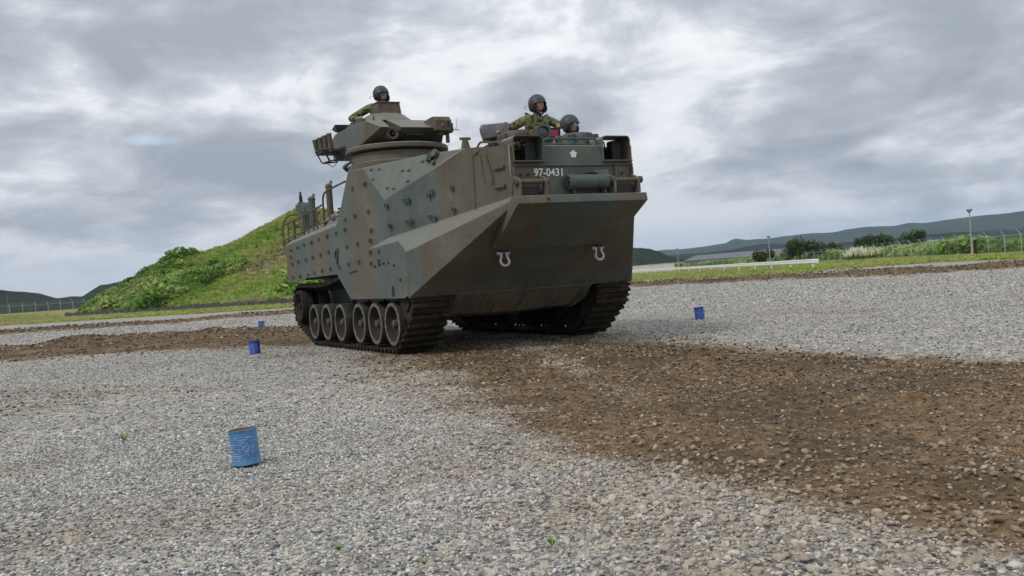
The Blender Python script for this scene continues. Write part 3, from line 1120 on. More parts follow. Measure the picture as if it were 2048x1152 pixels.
angs = []
for i in range(4):
    angs.append(tang_angle(order[i], order[(i+1) % 4]))
for i in range(4):
    a_in, a_out = angs[i-1], angs[i]
    while a_out > a_in:
        a_out -= 2*math.pi
    while a_in-a_out > 2*math.pi:
        a_out += 2*math.pi
    pathpts += arc(order[i], a_in, a_out)
    if i == 2:   # sagging top run
        a = pathpts[-1]
        pathpts += [(-2.3, 1.035), (-1.8, 1.025), (-1.3, 1.03), (-0.9, 1.055), (-0.5, 1.10), (-0.1, 1.13), (0.4, 1.11), (1.0, 1.075), (1.6, 1.08), (2.1, 1.10)]
pathpts.append(pathpts[0])
PP = np.array(pathpts)
seg = np.hypot(*np.diff(PP, axis=0).T)
cum = np.concatenate([[0], np.cumsum(seg)])
nshoe = int(round(cum[-1]/0.158))
ts = np.arange(nshoe)*cum[-1]/nshoe
sxp = np.interp(ts, cum, PP[:, 0])
szp = np.interp(ts, cum, PP[:, 1])
ex = np.interp((ts+0.03) % cum[-1], cum, PP[:, 0])-np.interp((ts-0.03) % cum[-1], cum, PP[:, 0])
ez = np.interp((ts+0.03) % cum[-1], cum, PP[:, 1])-np.interp((ts-0.03) % cum[-1], cum, PP[:, 1])
# shoe: local x along the track, z outward
mb = MB()
mb.box((0, 0, 0.0), (0.118, 0.50, 0.028))
mb.hull([(-0.045, -0.275, 0.012), (0.012, -0.275, 0.012), (-0.045, 0.275, 0.012), (0.012, 0.275, 0.012), (-0.030, -0.275, 0.052), (0.0, -0.275, 0.052), (-0.030, 0.275, 0.052), (0.0, 0.275, 0.052)])
mb.hull([(0.02, -0.21, 0.012), (0.058, -0.21, 0.012), (0.02, 0.21, 0.012), (0.058, 0.21, 0.012), (0.03, -0.20, 0.034), (0.05, -0.20, 0.034), (0.03, 0.20, 0.034), (0.05, 0.20, 0.034)])
mb.cyl((0.072, -0.285, 0.0), (0.072, 0.285, 0.0), 0.021, n=8)
mb.hull([(-0.045, -0.025, -0.012), (0.045, -0.025, -0.012), (-0.045, 0.025, -0.012), (0.045, 0.025, -0.012), (-0.015, -0.012, -0.09), (0.015, -0.012, -0.09), (-0.015, 0.012, -0.09), (0.015, 0.012, -0.09)])
shoe_me = mb.mesh('track_shoe', M['mud'], 35)
for sg in (-1, 1):
    mb = MB()
    # connecting links along both edges of the band
    for yy in (1.16, 1.68):
        mb.tube([(a, sg*yy, b) for a, b in zip(sxp, szp)], 0.012, 5, closed=True)
    tr = mb.build('track', M['mud'], veh)
    for k in range(nshoe):
        # outward normal is to the left of travel
        th = math.atan2(ez[k], ex[k])
        o = obj_from_mesh('track_shoe', shoe_me, tr)
        tx, tz = math.cos(th), math.sin(th)
        nx, nz = -tz, tx
        jit = rnd.uniform(-0.012, 0.012)
        m4 = Matrix(((tx, 0, nx, sxp[k]), (0, 1, 0, sg*1.42), (tz, 0, nz, szp[k]), (0, 0, 0, 1)))
        if m4.to_3x3().determinant() < 0:
            m4 = Matrix(((tx, 0, nx, sxp[k]), (0, -1, 0, sg*1.42), (tz, 0, nz, szp[k]), (0, 0, 0, 1)))
        o.matrix_local = m4

# ------------------------------------------------------------------ turret
TC = Vector((0.5, -0.88, 0.0))
tb = MB()
ty = lambda d: (-0.88-d, -0.88+d)
tb.lathe([(0.60, 2.60), (0.765, 2.62), (0.765, 2.80), (0.715, 2.82), (0.70, 2.95), (0.60, 2.96)], TC, n=56)
tring = tb.build('turret_base', M['camo'], veh, smooth=40)
mb = MB()
mb.tube([(TC.x+rr_*math.cos(rad(a_)), TC.y+rr_*math.sin(rad(a_)), z_) for a_, rr_, z_ in ((-185, 0.80, 2.80), (-170, 0.845, 2.80), (-150, 0.85, 2.80), (-130, 0.84, 2.805), (-112, 0.82, 2.815), (-98, 0.79, 2.83), (-88, 0.76, 2.85))], [0.03, 0.035, 0.035, 0.035, 0.033, 0.028, 0.02], 8)
mb.build('splash_lip', M['camo'], veh, smooth=60)
tb = MB()
tb.lathe([(0.5, 2.98), (0.775, 2.98), (0.79, 2.99), (0.79, 3.04), (0.775, 3.055), (0.5, 3.055)], TC, n=56)
tb.build('turret_ring', M['camo'], veh, smooth=40)
# body: faceted prism, sides, chamfered front, undercut
s0, s1 = -0.88-0.62, -0.88+0.62
cheek = 0.50
bot, top = 3.03, 3.42


def tp(x, d, z):
    return (x, -0.88+d, z)


tb = MB()
for sg in (-1, 1):
    L = [tp(-0.80, sg*0.62, 3.05), tp(0.78, sg*0.64, 3.095), tp(0.90, sg*0.62, 3.41), tp(0.25, sg*0.63, 3.45), tp(-0.60, sg*0.62, 3.46), tp(-0.84, sg*0.62, 3.39)]
    tb.add(L, [tuple(range(6))])
    # cheek to the front lip
    tb.add([tp(0.90, sg*0.62, 3.41), tp(1.25, sg*0.50, 3.262), tp(0.78, sg*0.64, 3.095)], [(0, 1, 2)])
    tb.add([tp(1.25, sg*0.50, 3.262), tp(1.25, sg*0.36, 3.262), tp(0.82, sg*0.36, 3.09), tp(0.78, sg*0.64, 3.095)], [(0, 1, 2, 3)])
    # roof pieces
    tb.add([tp(0.90, sg*0.62, 3.41), tp(1.25, sg*0.50, 3.262), tp(1.25, sg*0.36, 3.262), tp(0.85, sg*0.34, 3.44)], [(0, 1, 2, 3)])
    tb.add([tp(0.90, sg*0.62, 3.41), tp(0.85, sg*0.34, 3.44), tp(0.25, 0, 3.50), tp(0.25, sg*0.63, 3.45)], [(0, 1, 2, 3)])
    tb.add([tp(0.25, sg*0.63, 3.45), tp(0.25, 0, 3.50), tp(-0.6, 0, 3.50), tp(-0.60, sg*0.62, 3.46)], [(0, 1, 2, 3)])
    tb.add([tp(-0.6, 0, 3.50), tp(-0.60, sg*0.62, 3.46), tp(-0.84, sg*0.62, 3.39), tp(-0.9, 0, 3.40)], [(0, 1, 2, 3)])
    tb.add([tp(-0.84, sg*0.62, 3.39), tp(-0.9, 0, 3.40), tp(-0.86, 0, 3.05), tp(-0.80, sg*0.62, 3.05)], [(0, 1, 2, 3)])
    tb.add([tp(0.25, 0, 3.50), tp(0.85, sg*0.34, 3.44), tp(0.85, 0, 3.44)], [(0, 1, 2)])
    # undercut front wall and floor
    tb.add([tp(0.82, sg*0.36, 3.09), tp(0.78, sg*0.64, 3.095), tp(0.70, sg*0.60, 3.05), tp(0.85, 0, 3.05), tp(0.82, 0, 3.09)], [(0, 1, 2, 3, 4)])
    tb.add([tp(-0.86, 0, 3.05), tp(-0.80, sg*0.62, 3.05), tp(0.78, sg*0.64, 3.095), tp(0.70, sg*0.60, 3.05), tp(0.85, 0, 3.05)], [(0, 1, 2, 3, 4)])
# mantlet hood between the gun slots
tb.add([tp(0.85, -0.27, 3.44), tp(0.85, 0.34, 3.44), tp(1.25, 0.36, 3.262), tp(1.25, -0.18, 3.262)], [(0, 1, 2, 3)])
tb.add([tp(1.25, -0.18, 3.262), tp(1.25, 0.36, 3.262), tp(0.82, 0.36, 3.09), tp(0.82, -0.20, 3.09)], [(0, 1, 2, 3)])
tb.add([tp(0.85, -0.27, 3.44), tp(1.25, -0.18, 3.262), tp(0.82, -0.20, 3.09), tp(0.70, -0.22, 3.10)], [(0, 1, 2, 3)])
tb.add([tp(0.85, -0.34, 3.44), tp(1.25, -0.36, 3.262), tp(0.82, -0.36, 3.09), tp(0.70, -0.34, 3.10)], [(0, 1, 2, 3)])
tb.add([tp(0.72, -0.36, 3.10), tp(0.72, -0.20, 3.10), tp(0.80, -0.20, 3.44), tp(0.80, -0.36, 3.44)], [(0, 1, 2, 3)])
me = tb.mesh('turret_body', M['camo'], 8, fix=False)
bm = bmesh.new()
bm.from_mesh(me)
bmesh.ops.remove_doubles(bm, verts=bm.verts, dist=0.002)
bmesh.ops.recalc_face_normals(bm, faces=bm.faces)
bm.to_mesh(me)
bm.free()
tur = obj_from_mesh('turret', me, veh)
m_ = tur.modifiers.new('bevel', 'BEVEL')
m_.width = 0.008
m_.limit_method = 'ANGLE'
m_.angle_limit = rad(12)
m_.harden_normals = True
# gun sleeve in its slot, second weapon aperture
mb = MB()
mb.lathe([(0.0, -0.16), (0.045, -0.16), (0.05, 0.0), (0.085, 0.01), (0.095, 0.0), (0.10, -0.06), (0.10, -0.2)], tp(1.12, -0.285, 3.19), (0, math.pi/2, 0), 24)
mb.build('gun_sleeve', M['brown'], tur, smooth=40)
mb = MB()
mb.cyl(tp(0.9, -0.285, 3.19), tp(1.14, -0.285, 3.19), 0.022, n=12)
mb.build('gun_barrel', M['dark'], tur)
mb = MB()
mb.box(tp(1.085, 0.08, 3.19), (0.02, 0.26, 0.03), (0, rad(20), 0))
mb.build('sensor_cover', M['brown'], tur, bevel=0.003)
mb = MB()
mb.box(tp(0.93, 0.05, 3.11), (0.10, 0.24, 0.10), (0, rad(20), 0))
mb.build('sensor_window', M['dark'], tur, bevel=0.006)
# cupola cone, gunner's sight block
mb = MB()
cp = Vector((0.30, -0.97, 0))
mb.lathe([(0.50, 3.44), (0.49, 3.45), (0.30, 3.60), (0.24, 3.60), (0.24, 3.40)], cp, (0, 0, rad(22.5)), 8)
mb.build('cupola', M['camo'], tur, smooth=25, bevel=0.006)
mb = MB()
mb.hull([(0.48, -1.13, 3.60), (0.48, -0.77, 3.605), (0.16, -1.16, 3.60), (0.16, -0.74, 3.605), (0.54, -1.145, 3.60), (0.54, -0.775, 3.605),
         (0.52, -1.15, 3.76), (0.52, -0.79, 3.765), (0.22, -1.15, 3.76), (0.22, -0.79, 3.765)])
mb.build('sight_block', M['brown'], tur, bevel=0.006)
mb = MB()
mb.box((0.37, -0.97, 3.772), (0.33, 0.38, 0.016))
mb.build('sight_lid', M['steel'], tur, bevel=0.003)
mb = MB()
mb.cyl((0.539, -1.10, 3.70), (0.553, -1.10, 3.70), 0.014, n=6)
mb.build('bolt', M['dark'], tur)
# open hatch lid at the back of the turret, periscope ring
mb = MB()
mb.hull([(-0.35, -1.55, 3.50), (-0.30, -1.20, 3.50), (-0.62, -1.15, 3.50), (-0.70, -1.45, 3.50), (-0.28, -1.60, 3.56), (-0.26, -1.20, 3.56), (-0.66, -1.10, 3.56), (-0.78, -1.5, 3.56)])
mb.build('hatch_lid', M['green'], tur, bevel=0.01)
for (x, y, a) in ((0.42, -1.40, 0.5), (0.15, -1.42, 0.0), (-0.12, -1.40, -0.3)):
    mb = MB()
    mb.box((x, y, 3.48), (0.16, 0.10, 0.08), (0, 0, a))
    mb.build('periscope', M['green'], tur, bevel=0.01)
mb = MB()
mb.lathe([(0.030, -0.012), (0.05, -0.012), (0.05, 0.012), (0.030, 0.012)], (0.78, -1.32, 3.475), (math.pi/2, 0, rad(-20)), 18, closed=True)
mb.build('lifting_eye', M['green'], tur)
# sight box on the turret's left front
mb = MB()
mb.hull([(1.30, -0.55, 3.215), (1.30, -0.29, 3.205), (1.30, -0.55, 3.37), (1.30, -0.28, 3.36), (1.25, -0.55, 3.425), (1.25, -0.29, 3.425),
         (0.72, -0.64, 3.22), (0.72, -0.24, 3.22), (0.72, -0.64, 3.36), (0.72, -0.24, 3.36), (1.12, -0.56, 3.43), (1.12, -0.28, 3.43)])
sb = mb.build('stowage_box', M['brown'], tur, bevel=0.012)
for (y, z, sx2, sz2, mt) in ((-0.44, 3.29, 0.045, 0.05, 'tyre_face'), (-0.50, 3.37, 0.03, 0.04, 'steel'), (-0.34, 3.31, 0.02, 0.09, 'dark')):
    mb = MB()
    mb.box((1.305, y, z), (0.02, sx2, sz2))
    mb.build('latch', M[mt], sb, bevel=0.003)
mb = MB()
mb.box((1.0, -0.22, 3.28), (0.3, 0.05, 0.14))
mb.build('side_plate', M['dark'], sb, bevel=0.005)
mb = MB()
mb.cyl((1.15, -0.42, 3.16), (1.15, -0.42, 3.22), 0.04, n=12)
mb.cyl((1.15, -0.30, 3.05), (1.15, -0.30, 3.2), 0.03, n=12)
mb.build('box_mount', M['brown'], tur)
mb = MB()
mb.tube([(1.2, -0.24, 3.24), (1.22, -0.17, 3.26), (1.22, -0.16, 3.40)], 0.003, 5)
mb.tube([(1.2, -0.24, 3.24), (1.2, -0.12, 3.235)], 0.006, 5)
mb.build('cable', M['dark'], tur)
# smoke dischargers on both flanks
for sg in (-1, 1):
    br = MB()
    yb = -0.88+sg*0.62
    br.hull([(-0.42, yb, 3.02), (-0.10, yb, 3.02), (-0.42, yb, 3.20), (-0.10, yb, 3.20), (-0.40, yb+sg*0.10, 3.05), (-0.15, yb+sg*0.10, 3.05), (-0.40, yb+sg*0.10, 3.17), (-0.15, yb+sg*0.10, 3.17)])
    base = br.build('smoke_discharger', M['dark'], tur, bevel=0.008)
    for k in range(4):
        x = -0.42+k*0.075
        y = yb+sg*(0.40-k*0.055)
        mb = MB()
        p0 = Vector((x, y-sg*0.035, 3.125+0.008*k))
        p1 = Vector((x+0.01, y+sg*0.0, 3.32+0.022*k))
        mb.cyl(p0, p1, 0.036, 0.040, n=18)
        tbm = mb.build('launch_tube', M['brown'], base)
        mb = MB()
        d = (p1-p0).normalized()
        mb.cyl(p1, p1+d*0.018, 0.046, 0.043, n=18)
        mb.build('muzzle_cap', M['steel'], tbm)
    # guard frame: plate with openings and bars
    rail([(-0.44, yb+sg*0.02, 3.13), (-0.46, yb+sg*0.40, 3.14), (-0.10, yb+sg*0.36, 3.14), (-0.08, yb+sg*0.02, 3.13)], 0.016, 'guard_frame', 'dark', base)
    rail([(-0.44, yb+sg*0.04, 2.99), (-0.44, yb+sg*0.30, 2.965), (-0.14, yb+sg*0.26, 2.965), (-0.12, yb+sg*0.04, 2.99)], 0.012, 'guard_frame', 'dark', base)
    for (xx, dd) in ((-0.44, 0.30), (-0.14, 0.26), (-0.44, 0.16), (-0.13, 0.14)):
        mb = MB()
        mb.cyl((xx, yb+sg*(dd+0.08), 3.135), (xx, yb+sg*dd, 2.97), 0.011, n=6)
        mb.build('guard_bar', M['dark'], base)
    mb = MB()
    mb.box((-0.28, yb+sg*0.24, 3.105), (0.34, 0.30, 0.03))
    mb.build('tube_plate', M['dark'], base, bevel=0.004)
    mb = MB()
    mb.tube([(-0.40, yb+sg*0.24, 2.97), (-0.38, yb+sg*0.2, 2.93), (-0.34, yb+sg*0.16, 2.895), (-0.3, yb+sg*0.12, 2.93), (-0.27, yb+sg*0.1, 2.97)], 0.006, 6)
    mb.build('cable', M['dark'], base)

# ------------------------------------------------------------------ cupolas on the hull roof
def cupola(cx, cy, z0, rr, zt, nblocks, mat, name='cupola'):
    mb = MB()
    mb.lathe([(rr*1.06, z0-0.05), (rr*1.06, z0+0.02), (rr, z0+0.04), (rr*0.99, zt-0.06), (rr*0.90, zt-0.02), (rr*0.78, zt), (rr*0.66, zt), (rr*0.64, zt-0.03), (rr*0.64, z0)], (cx, cy, 0), n=40)
    c = mb.build(name, M[mat], veh, smooth=40)
    for k in range(nblocks):
        a = rad(-150)+k*2*math.pi/nblocks
        mb = MB()
        R3 = Euler((0, 0, a)).to_matrix()
        ctr = Vector((cx, cy, (z0+zt)/2))+R3 @ Vector((rr*0.95, 0, 0.02))
        mb.box(ctr, (0.11, rr*0.42, (zt-z0)*0.62), R3)
        pb = mb.build('vision_block', M[mat], c, bevel=0.012)
        mb = MB()
        mb.box(ctr+R3 @ Vector((0.057, 0, 0.01)), (0.006, rr*0.32, (zt-z0)*0.30), R3)
        mb.build('periscope_window', M['glass'], pb)
    return c


cupola(2.45, 0.18, 2.62, 0.36, 2.985, 8, 'brown')
cupola(3.60, 0.47, 2.56, 0.245, 2.775, 7, 'green')
# open lid behind and to the right of the commander
mb = MB()
hc = Vector((2.42, -0.15, 3.01))
RL = Euler((rad(4), rad(-6), rad(-28))).to_matrix()
mb.hull([hc+RL @ Vector(q_) for q_ in ((-0.13, -0.17, 0.085), (0.13, -0.17, 0.085), (-0.13, 0.22, 0.065), (0.13, 0.22, 0.065),
                                       (-0.14, -0.20, 0.03), (0.14, -0.20, 0.03), (-0.14, 0.24, 0.0), (0.14, 0.24, 0.0),
                                       (-0.12, -0.17, -0.12), (0.12, -0.17, -0.12), (-0.12, 0.2, -0.12), (0.12, 0.2, -0.12))])
mb.build('open_hatch_lid', M['steel'], veh, smooth=50, bevel=0.03, segs=3)
mb = MB()
mb.cyl((2.30, -0.12, 2.65), (2.33, -0.13, 2.92), 0.05, n=12)
mb.build('hatch_hinge', M['brown'], veh)
mb = MB()
mb.cyl((2.45, -0.10, 3.06), (2.55, -0.02, 3.115), 0.009, n=6)
mb.build('hatch_handle', M['dark'], veh)
# searchlight beside the commander's cupola
mb = MB()
sc_ = Vector((3.31, 0.12, 2.84))
RS3 = Euler((0, math.pi/2, 0)).to_matrix()
RSL = Euler((0, 0, rad(-12))).to_matrix() @ RS3
mb.lathe([(0.0, -0.16), (0.05, -0.155), (0.075, -0.08), (0.085, 0.0), (0.112, 0.01), (0.115, 0.03), (0.11, 0.055), (0.082, 0.055), (0.078, 0.02), (0.0, 0.015)], sc_, RSL, 28)
sl_ = mb.build('searchlight', M['green'], veh, smooth=40)
mb = MB()
mb.lathe([(0.0, 0.026), (0.06, 0.024), (0.077, 0.02)], sc_, RSL, 24)
mb.build('lamp_glass', M['glass'], sl_, smooth=40)
mb = MB()
mb.cyl((3.29, 0.12, 2.55), (3.29, 0.12, 2.77), 0.03, n=10)
mb.build('lamp_post', M['green'], sl_)
mb = MB()
mb.box((2.9, -0.12, 2.64), (0.5, 0.5, 0.10))
mb.build('raised_deck', M['brown'], veh, bevel=0.02)
# dark front lid half standing up with a red cloth panel
mb = MB()
mb.box((3.15, 0.34, 2.83), (0.03, 0.28, 0.22), (0, 0, rad(-10)))
lidp = mb.build('hatch_flap', M['dark'], veh, bevel=0.01)
mb = MB()
mb.box((3.176, 0.335, 2.855), (0.012, 0.19, 0.09), (0, 0, rad(-10)))
rp = mb.build('red_panel', M['red'], lidp, bevel=0.003)
mb = MB()
mb.prism([(0.255, 2.85), (0.325, 2.885), (0.255, 2.885)], 0, 3.170, 3.192)
mb.build('white_patch', M['white'], rp)
mb = MB()
mb.box((3.16, 0.33, 2.75), (0.05, 0.26, 0.09), (0, 0, rad(-10)))
mb.build('flap_mount', M['green'], lidp, bevel=0.01)

# ------------------------------------------------------------------ rear deck
SY = -1.65
for sg in (-1, 1):
    y = sg*1.65
    rail([(-3.84, y, 1.80), (-3.85, y, 2.28), (-3.80, y-sg*0.10, 2.44), (-3.80, y-sg*0.55, 2.46), (-3.80, y-sg*0.60, 2.0)], 0.016, 'safety_rail', bend=0.16)
    rail([(-3.85, y, 2.24), (-2.4, y, 2.30), (-1.06, y, 2.375)], 0.016, 'safety_rail')
    rail([(-3.85, y, 1.96), (-2.0, y, 2.04), (-0.05, y+(-0.0)*sg, 2.12)], 0.015, 'safety_rail')
    rail([(-3.8, y, 1.90), (-3.3, y, 1.93), (-0.9, y-sg*0.05, 2.02), (-0.1, y-sg*0.08, 2.10)], 0.010, 'safety_rail', 'mud')
    rail([(-1.06, y, 1.98), (-1.06, y, 2.53), (-0.75, y, 2.575), (0.20, y, 2.60)], 0.017, 'safety_rail', bend=0.22)
    for x, z in ((-3.45, 2.26), (-3.05, 2.275), (-2.95, 2.275), (-2.35, 2.30), (-2.05, 2.32), (-1.72, 2.335), (-1.5, 2.345)):
        mb = MB()
        mb.cyl((x, y, 1.90+(x+3.4)*0.03), (x, y, z), 0.013, n=8)
        mb.build('rail_post', M['brown'], veh)
for (x, y, z0, z1, rr, mt) in ((-1.67, -1.35, 2.02, 2.72, 0.056, 'brown'), (-2.62, -1.40, 1.98, 2.60, 0.062, 'green')):
    mb = MB()
    mb.lathe([(rr*1.25, z0), (rr*1.1, z0+0.2), (rr, z0+0.3), (rr, z1), (rr*1.15, z1+0.005), (rr*1.15, z1+0.03), (rr*0.7, z1+0.06), (0.0, z1+0.075)], (x, y, 0), n=18)
    pp_ = mb.build('exhaust_stack', M[mt], veh, smooth=40)
    mb = MB()
    mb.lathe([(0.018, -0.008), (0.030, -0.008), (0.030, 0.008), (0.018, 0.008)], (x+0.05, y+0.03, z1+0.085), (math.pi/2, 0, 0.4), 12, closed=True)
    mb.build('lifting_eye', M[mt], pp_)
# antenna pedestal with its base insulator
mb = MB()
mb.hull([(-3.15, -1.47, 2.0), (-2.9, -1.47, 2.0), (-3.15, -1.33, 2.0), (-2.9, -1.33, 2.0),
         (-3.15, -1.47, 2.42), (-2.88, -1.47, 2.42), (-3.15, -1.33, 2.42), (-2.88, -1.33, 2.42)])
mb.hull([(-3.15, -1.465, 2.30), (-2.88, -1.465, 2.40), (-3.15, -1.335, 2.30), (-2.88, -1.335, 2.40),
         (-3.50, -1.475, 2.50), (-2.86, -1.475, 2.48), (-3.50, -1.325, 2.50), (-2.86, -1.325, 2.48),
         (-3.50, -1.475, 2.60), (-3.0, -1.475, 2.60), (-3.50, -1.325, 2.60), (-3.0, -1.325, 2.60)])
mb.hull([(-3.0, -1.46, 2.40), (-2.62, -1.44, 2.40), (-3.0, -1.34, 2.40), (-2.62, -1.36, 2.40), (-3.0, -1.46, 2.54), (-2.62, -1.44, 2.54), (-3.0, -1.34, 2.54), (-2.62, -1.36, 2.54)])
ped = mb.build('antenna_pedestal', M['green'], veh, bevel=0.012)
mb = MB()
mb.lathe([(0.065, 2.60), (0.065, 2.63), (0.035, 2.64), (0.032, 2.75), (0.022, 2.76), (0.020, 2.83), (0.0, 2.832)], (-3.35, -1.40, 0), n=16)
mb.build('antenna_base', M['dark'], ped, smooth=40)
mb = MB()
mb.tube([(-2.95, -1.50, 2.42), (-2.75, -1.52, 2.25), (-2.55, -1.54, 2.14), (-2.30, -1.54, 2.10), (-2.0, -1.5, 2.13)], 0.013, 6)
mb.build('cable', M['dark'], veh)
# clutter: shackles, cable runs, hold-down lugs and rolled chain on the rear deck
for k in range(26):
    x = rnd.uniform(-3.3, -0.2)
    y = -1.35-rnd.random()*0.25
    ysl = (abs(y)-1.2)/(W-1.2)
    zi = 2.06+(x+3.42)*0.124
    zo = 1.84+(x+3.42)*0.034
    z = zi*(1-ysl)+zo*ysl
    mb = MB()
    if k % 3 == 0:
        mb.tube([(x, y, z-0.01), (x+0.02, y-0.02, z+0.06), (x+0.12, y-0.03, z+0.07), (x+0.16, y, z-0.01)], 0.010, 6)
        mb.build('tie_down_loop', M['dark'], veh)
    elif k % 3 == 1:
        mb.box((x, y, z+0.02), (0.09, 0.06, 0.06), (0, rad(-8), rnd.uniform(-.5, .5)))
        mb.build('deck_latch', M['mud'], veh, bevel=0.008)
    else:
        mb.tube([(x, y, z+0.01), (x+0.1, y+rnd.uniform(-.05, .05), z+0.045), (x+0.22, y-0.02, z+0.04), (x+0.3, y+0.03, z+0.05)], 0.015, 6)
        mb.build('stowed_chain', M['dark'], veh)
# hatch frames on the sloping cargo deck
for k in range(8):
    x = -3.0+k*0.42
    z = 2.06+(x+3.42)*0.124
    for y in (-1.1, -0.6):
        mb = MB()
        mb.box((x, y, z+0.05), (0.08, 0.12, 0.10), (0, rad(-7), 0))
        mb.cyl((x-0.05, y-0.08, z+0.09), (x-0.05, y+0.08, z+0.09), 0.02, n=8)
        mb.build('hatch_dog', M['mud'], veh, bevel=0.01)
mb = MB()
mb.box((-1.6, -0.55, 2.35), (3.2, 0.9, 0.05), (0, rad(-7.1), 0))
mb.build('cargo_hatch', M['camo'], veh, bevel=0.012)

# ------------------------------------------------------------------ crew
def skin_mesh(name, chains, mat, sub=2):
    """chains: lists of (point, radius); a chain may start from a named joint of another"""
    vs, es, rs = [], [], []
    idx = {}

    def vid(p, rr):
        k = tuple(round(c, 4) for c in p)
        if k not in idx:
            idx[k] = len(vs)
            vs.append(p)
            rs.append(rr)
        return idx[k]
    for ch in chains:
        prev = None
        for p, rr in ch:
            i = vid(p, rr)
            if prev is not None and prev != i:
                es.append((prev, i))
            prev = i
    me = bpy.data.meshes.new(name)
    me.from_pydata([tuple(v) for v in vs], es, [])
    o = bpy.data.objects.new(name, me)
    link(o)
    o.modifiers.new('skin', 'SKIN')
    sv = me.skin_vertices[0].data
    for i, rr in enumerate(rs):
        sv[i].radius = rr if isinstance(rr, tuple) else (rr, rr)
        sv[i].use_root = (i == 0)
    if sub:
        sb_ = o.modifiers.new('sub', 'SUBSURF')
        sb_.levels = sub
        sb_.render_levels = sub
    dg = bpy.context.evaluated_depsgraph_get()
    out = bpy.data.meshes.new_from_object(o.evaluated_get(dg))
    bpy.data.objects.remove(o)
    out.materials.clear()
    out.materials.append(mat)
    out.polygons.foreach_set('use_smooth', [True]*len(out.polygons))
    out.name = name
    return out


def head_points(c, R, n=28, m=20):
    """a head with brow, sockets, nose, mouth and chin; local x forward, z up"""
    vs, fs = [], []
    for i in range(m+1):
        ph = math.pi*i/m
        for j in range(n):
            th = 2*math.pi*j/n
            x, y, z = math.sin(ph)*math.cos(th), math.sin(ph)*math.sin(th), math.cos(ph)
            px, py, pz = 0.098*x, 0.078*y, 0.122*z
            front = max(0, x)
            if z < 0:
                py *= 1-0.28*(-z)
                px = px*(1-0.12*(-z))+0.012*front*(-z)
            g = lambda yy, zz, wy, wz: math.exp(-((py-yy)/wy)**2-((pz-zz)/wz)**2)*(1 if x > 0 else 0)
            px += 0.024*g(0, -0.012, 0.013, 0.022)+0.010*g(0, 0.012, 0.010, 0.02)
            px -= 0.012*g(0.032, 0.012, 0.017, 0.013)+0.012*g(-0.032, 0.012, 0.017, 0.013)
            px += 0.006*g(0, 0.034, 0.05, 0.012)
            px += 0.007*g(0, -0.058, 0.026, 0.007)+0.007*g(0, -0.071, 0.022, 0.007)-0.005*g(0, -0.0645, 0.024, 0.004)
            px += 0.009*g(0, -0.10, 0.024, 0.018)
            vs.append(c+R @ Vector((px, py, pz)))
    for i in range(m):
        for j in range(n):
            j2 = (j+1) % n
            fs.append((i*n+j, i*n+j2, (i+1)*n+j2, (i+1)*n+j))
    return vs, fs


def voxel_fuse(name, meshes, mat, size=0.009, smooth=2):
    bm = bmesh.new()
    for me in meshes:
        bm.from_mesh(me)
    me = bpy.data.meshes.new(name)
    bm.to_mesh(me)
    bm.free()
    o = bpy.data.objects.new(name, me)
    link(o)
    md = o.modifiers.new('remesh', 'REMESH')
    md.mode = 'VOXEL'
    md.voxel_size = size
    md.use_smooth_shade = True
    if smooth:
        ms = o.modifiers.new('smooth', 'SMOOTH')
        ms.factor = 0.5
        ms.iterations = smooth
    dg = bpy.context.evaluated_depsgraph_get()
    out = bpy.data.meshes.new_from_object(o.evaluated_get(dg))
    bpy.data.objects.remove(o)
    out.materials.clear()
    out.materials.append(mat)
    out.name = name
    return out


def hand_chains(wrist, d, side_v, up_v, curl=0.6):
    """palm and five unequal, bent fingers; d = pointing direction, side_v towards the thumb"""
    ch = []
    d, side_v, up_v = d.normalized(), side_v.normalized(), up_v.normalized()
    palm = wrist+d*0.045
    kn = wrist+d*0.085
    ch.append([(wrist, 0.026), (palm, (0.030)), (kn, 0.028)])
    for k, (off, L) in enumerate(((0.028, 0.070), (0.009, 0.080), (-0.010, 0.074), (-0.028, 0.058))):
        b = kn+side_v*off
        p1 = b+(d*0.9-up_v*curl*0.4)*L*0.45
        p2 = p1+(d*0.6-up_v*curl)*L*0.32
        p3 = p2+(d*0.2-up_v*curl*1.2)*L*0.25
        ch.append([(palm+side_v*off*0.7, 0.012), (b, 0.011), (p1, 0.010), (p2, 0.009), (p3, 0.008)])
    t0 = wrist+d*0.025+side_v*0.022
    ch.append([(t0, 0.014), (t0+d*0.02+side_v*0.026, 0.012), (t0+d*0.045+side_v*0.036-up_v*0.01, 0.010), (t0+d*0.062+side_v*0.036-up_v*0.02, 0.009)])
    return ch


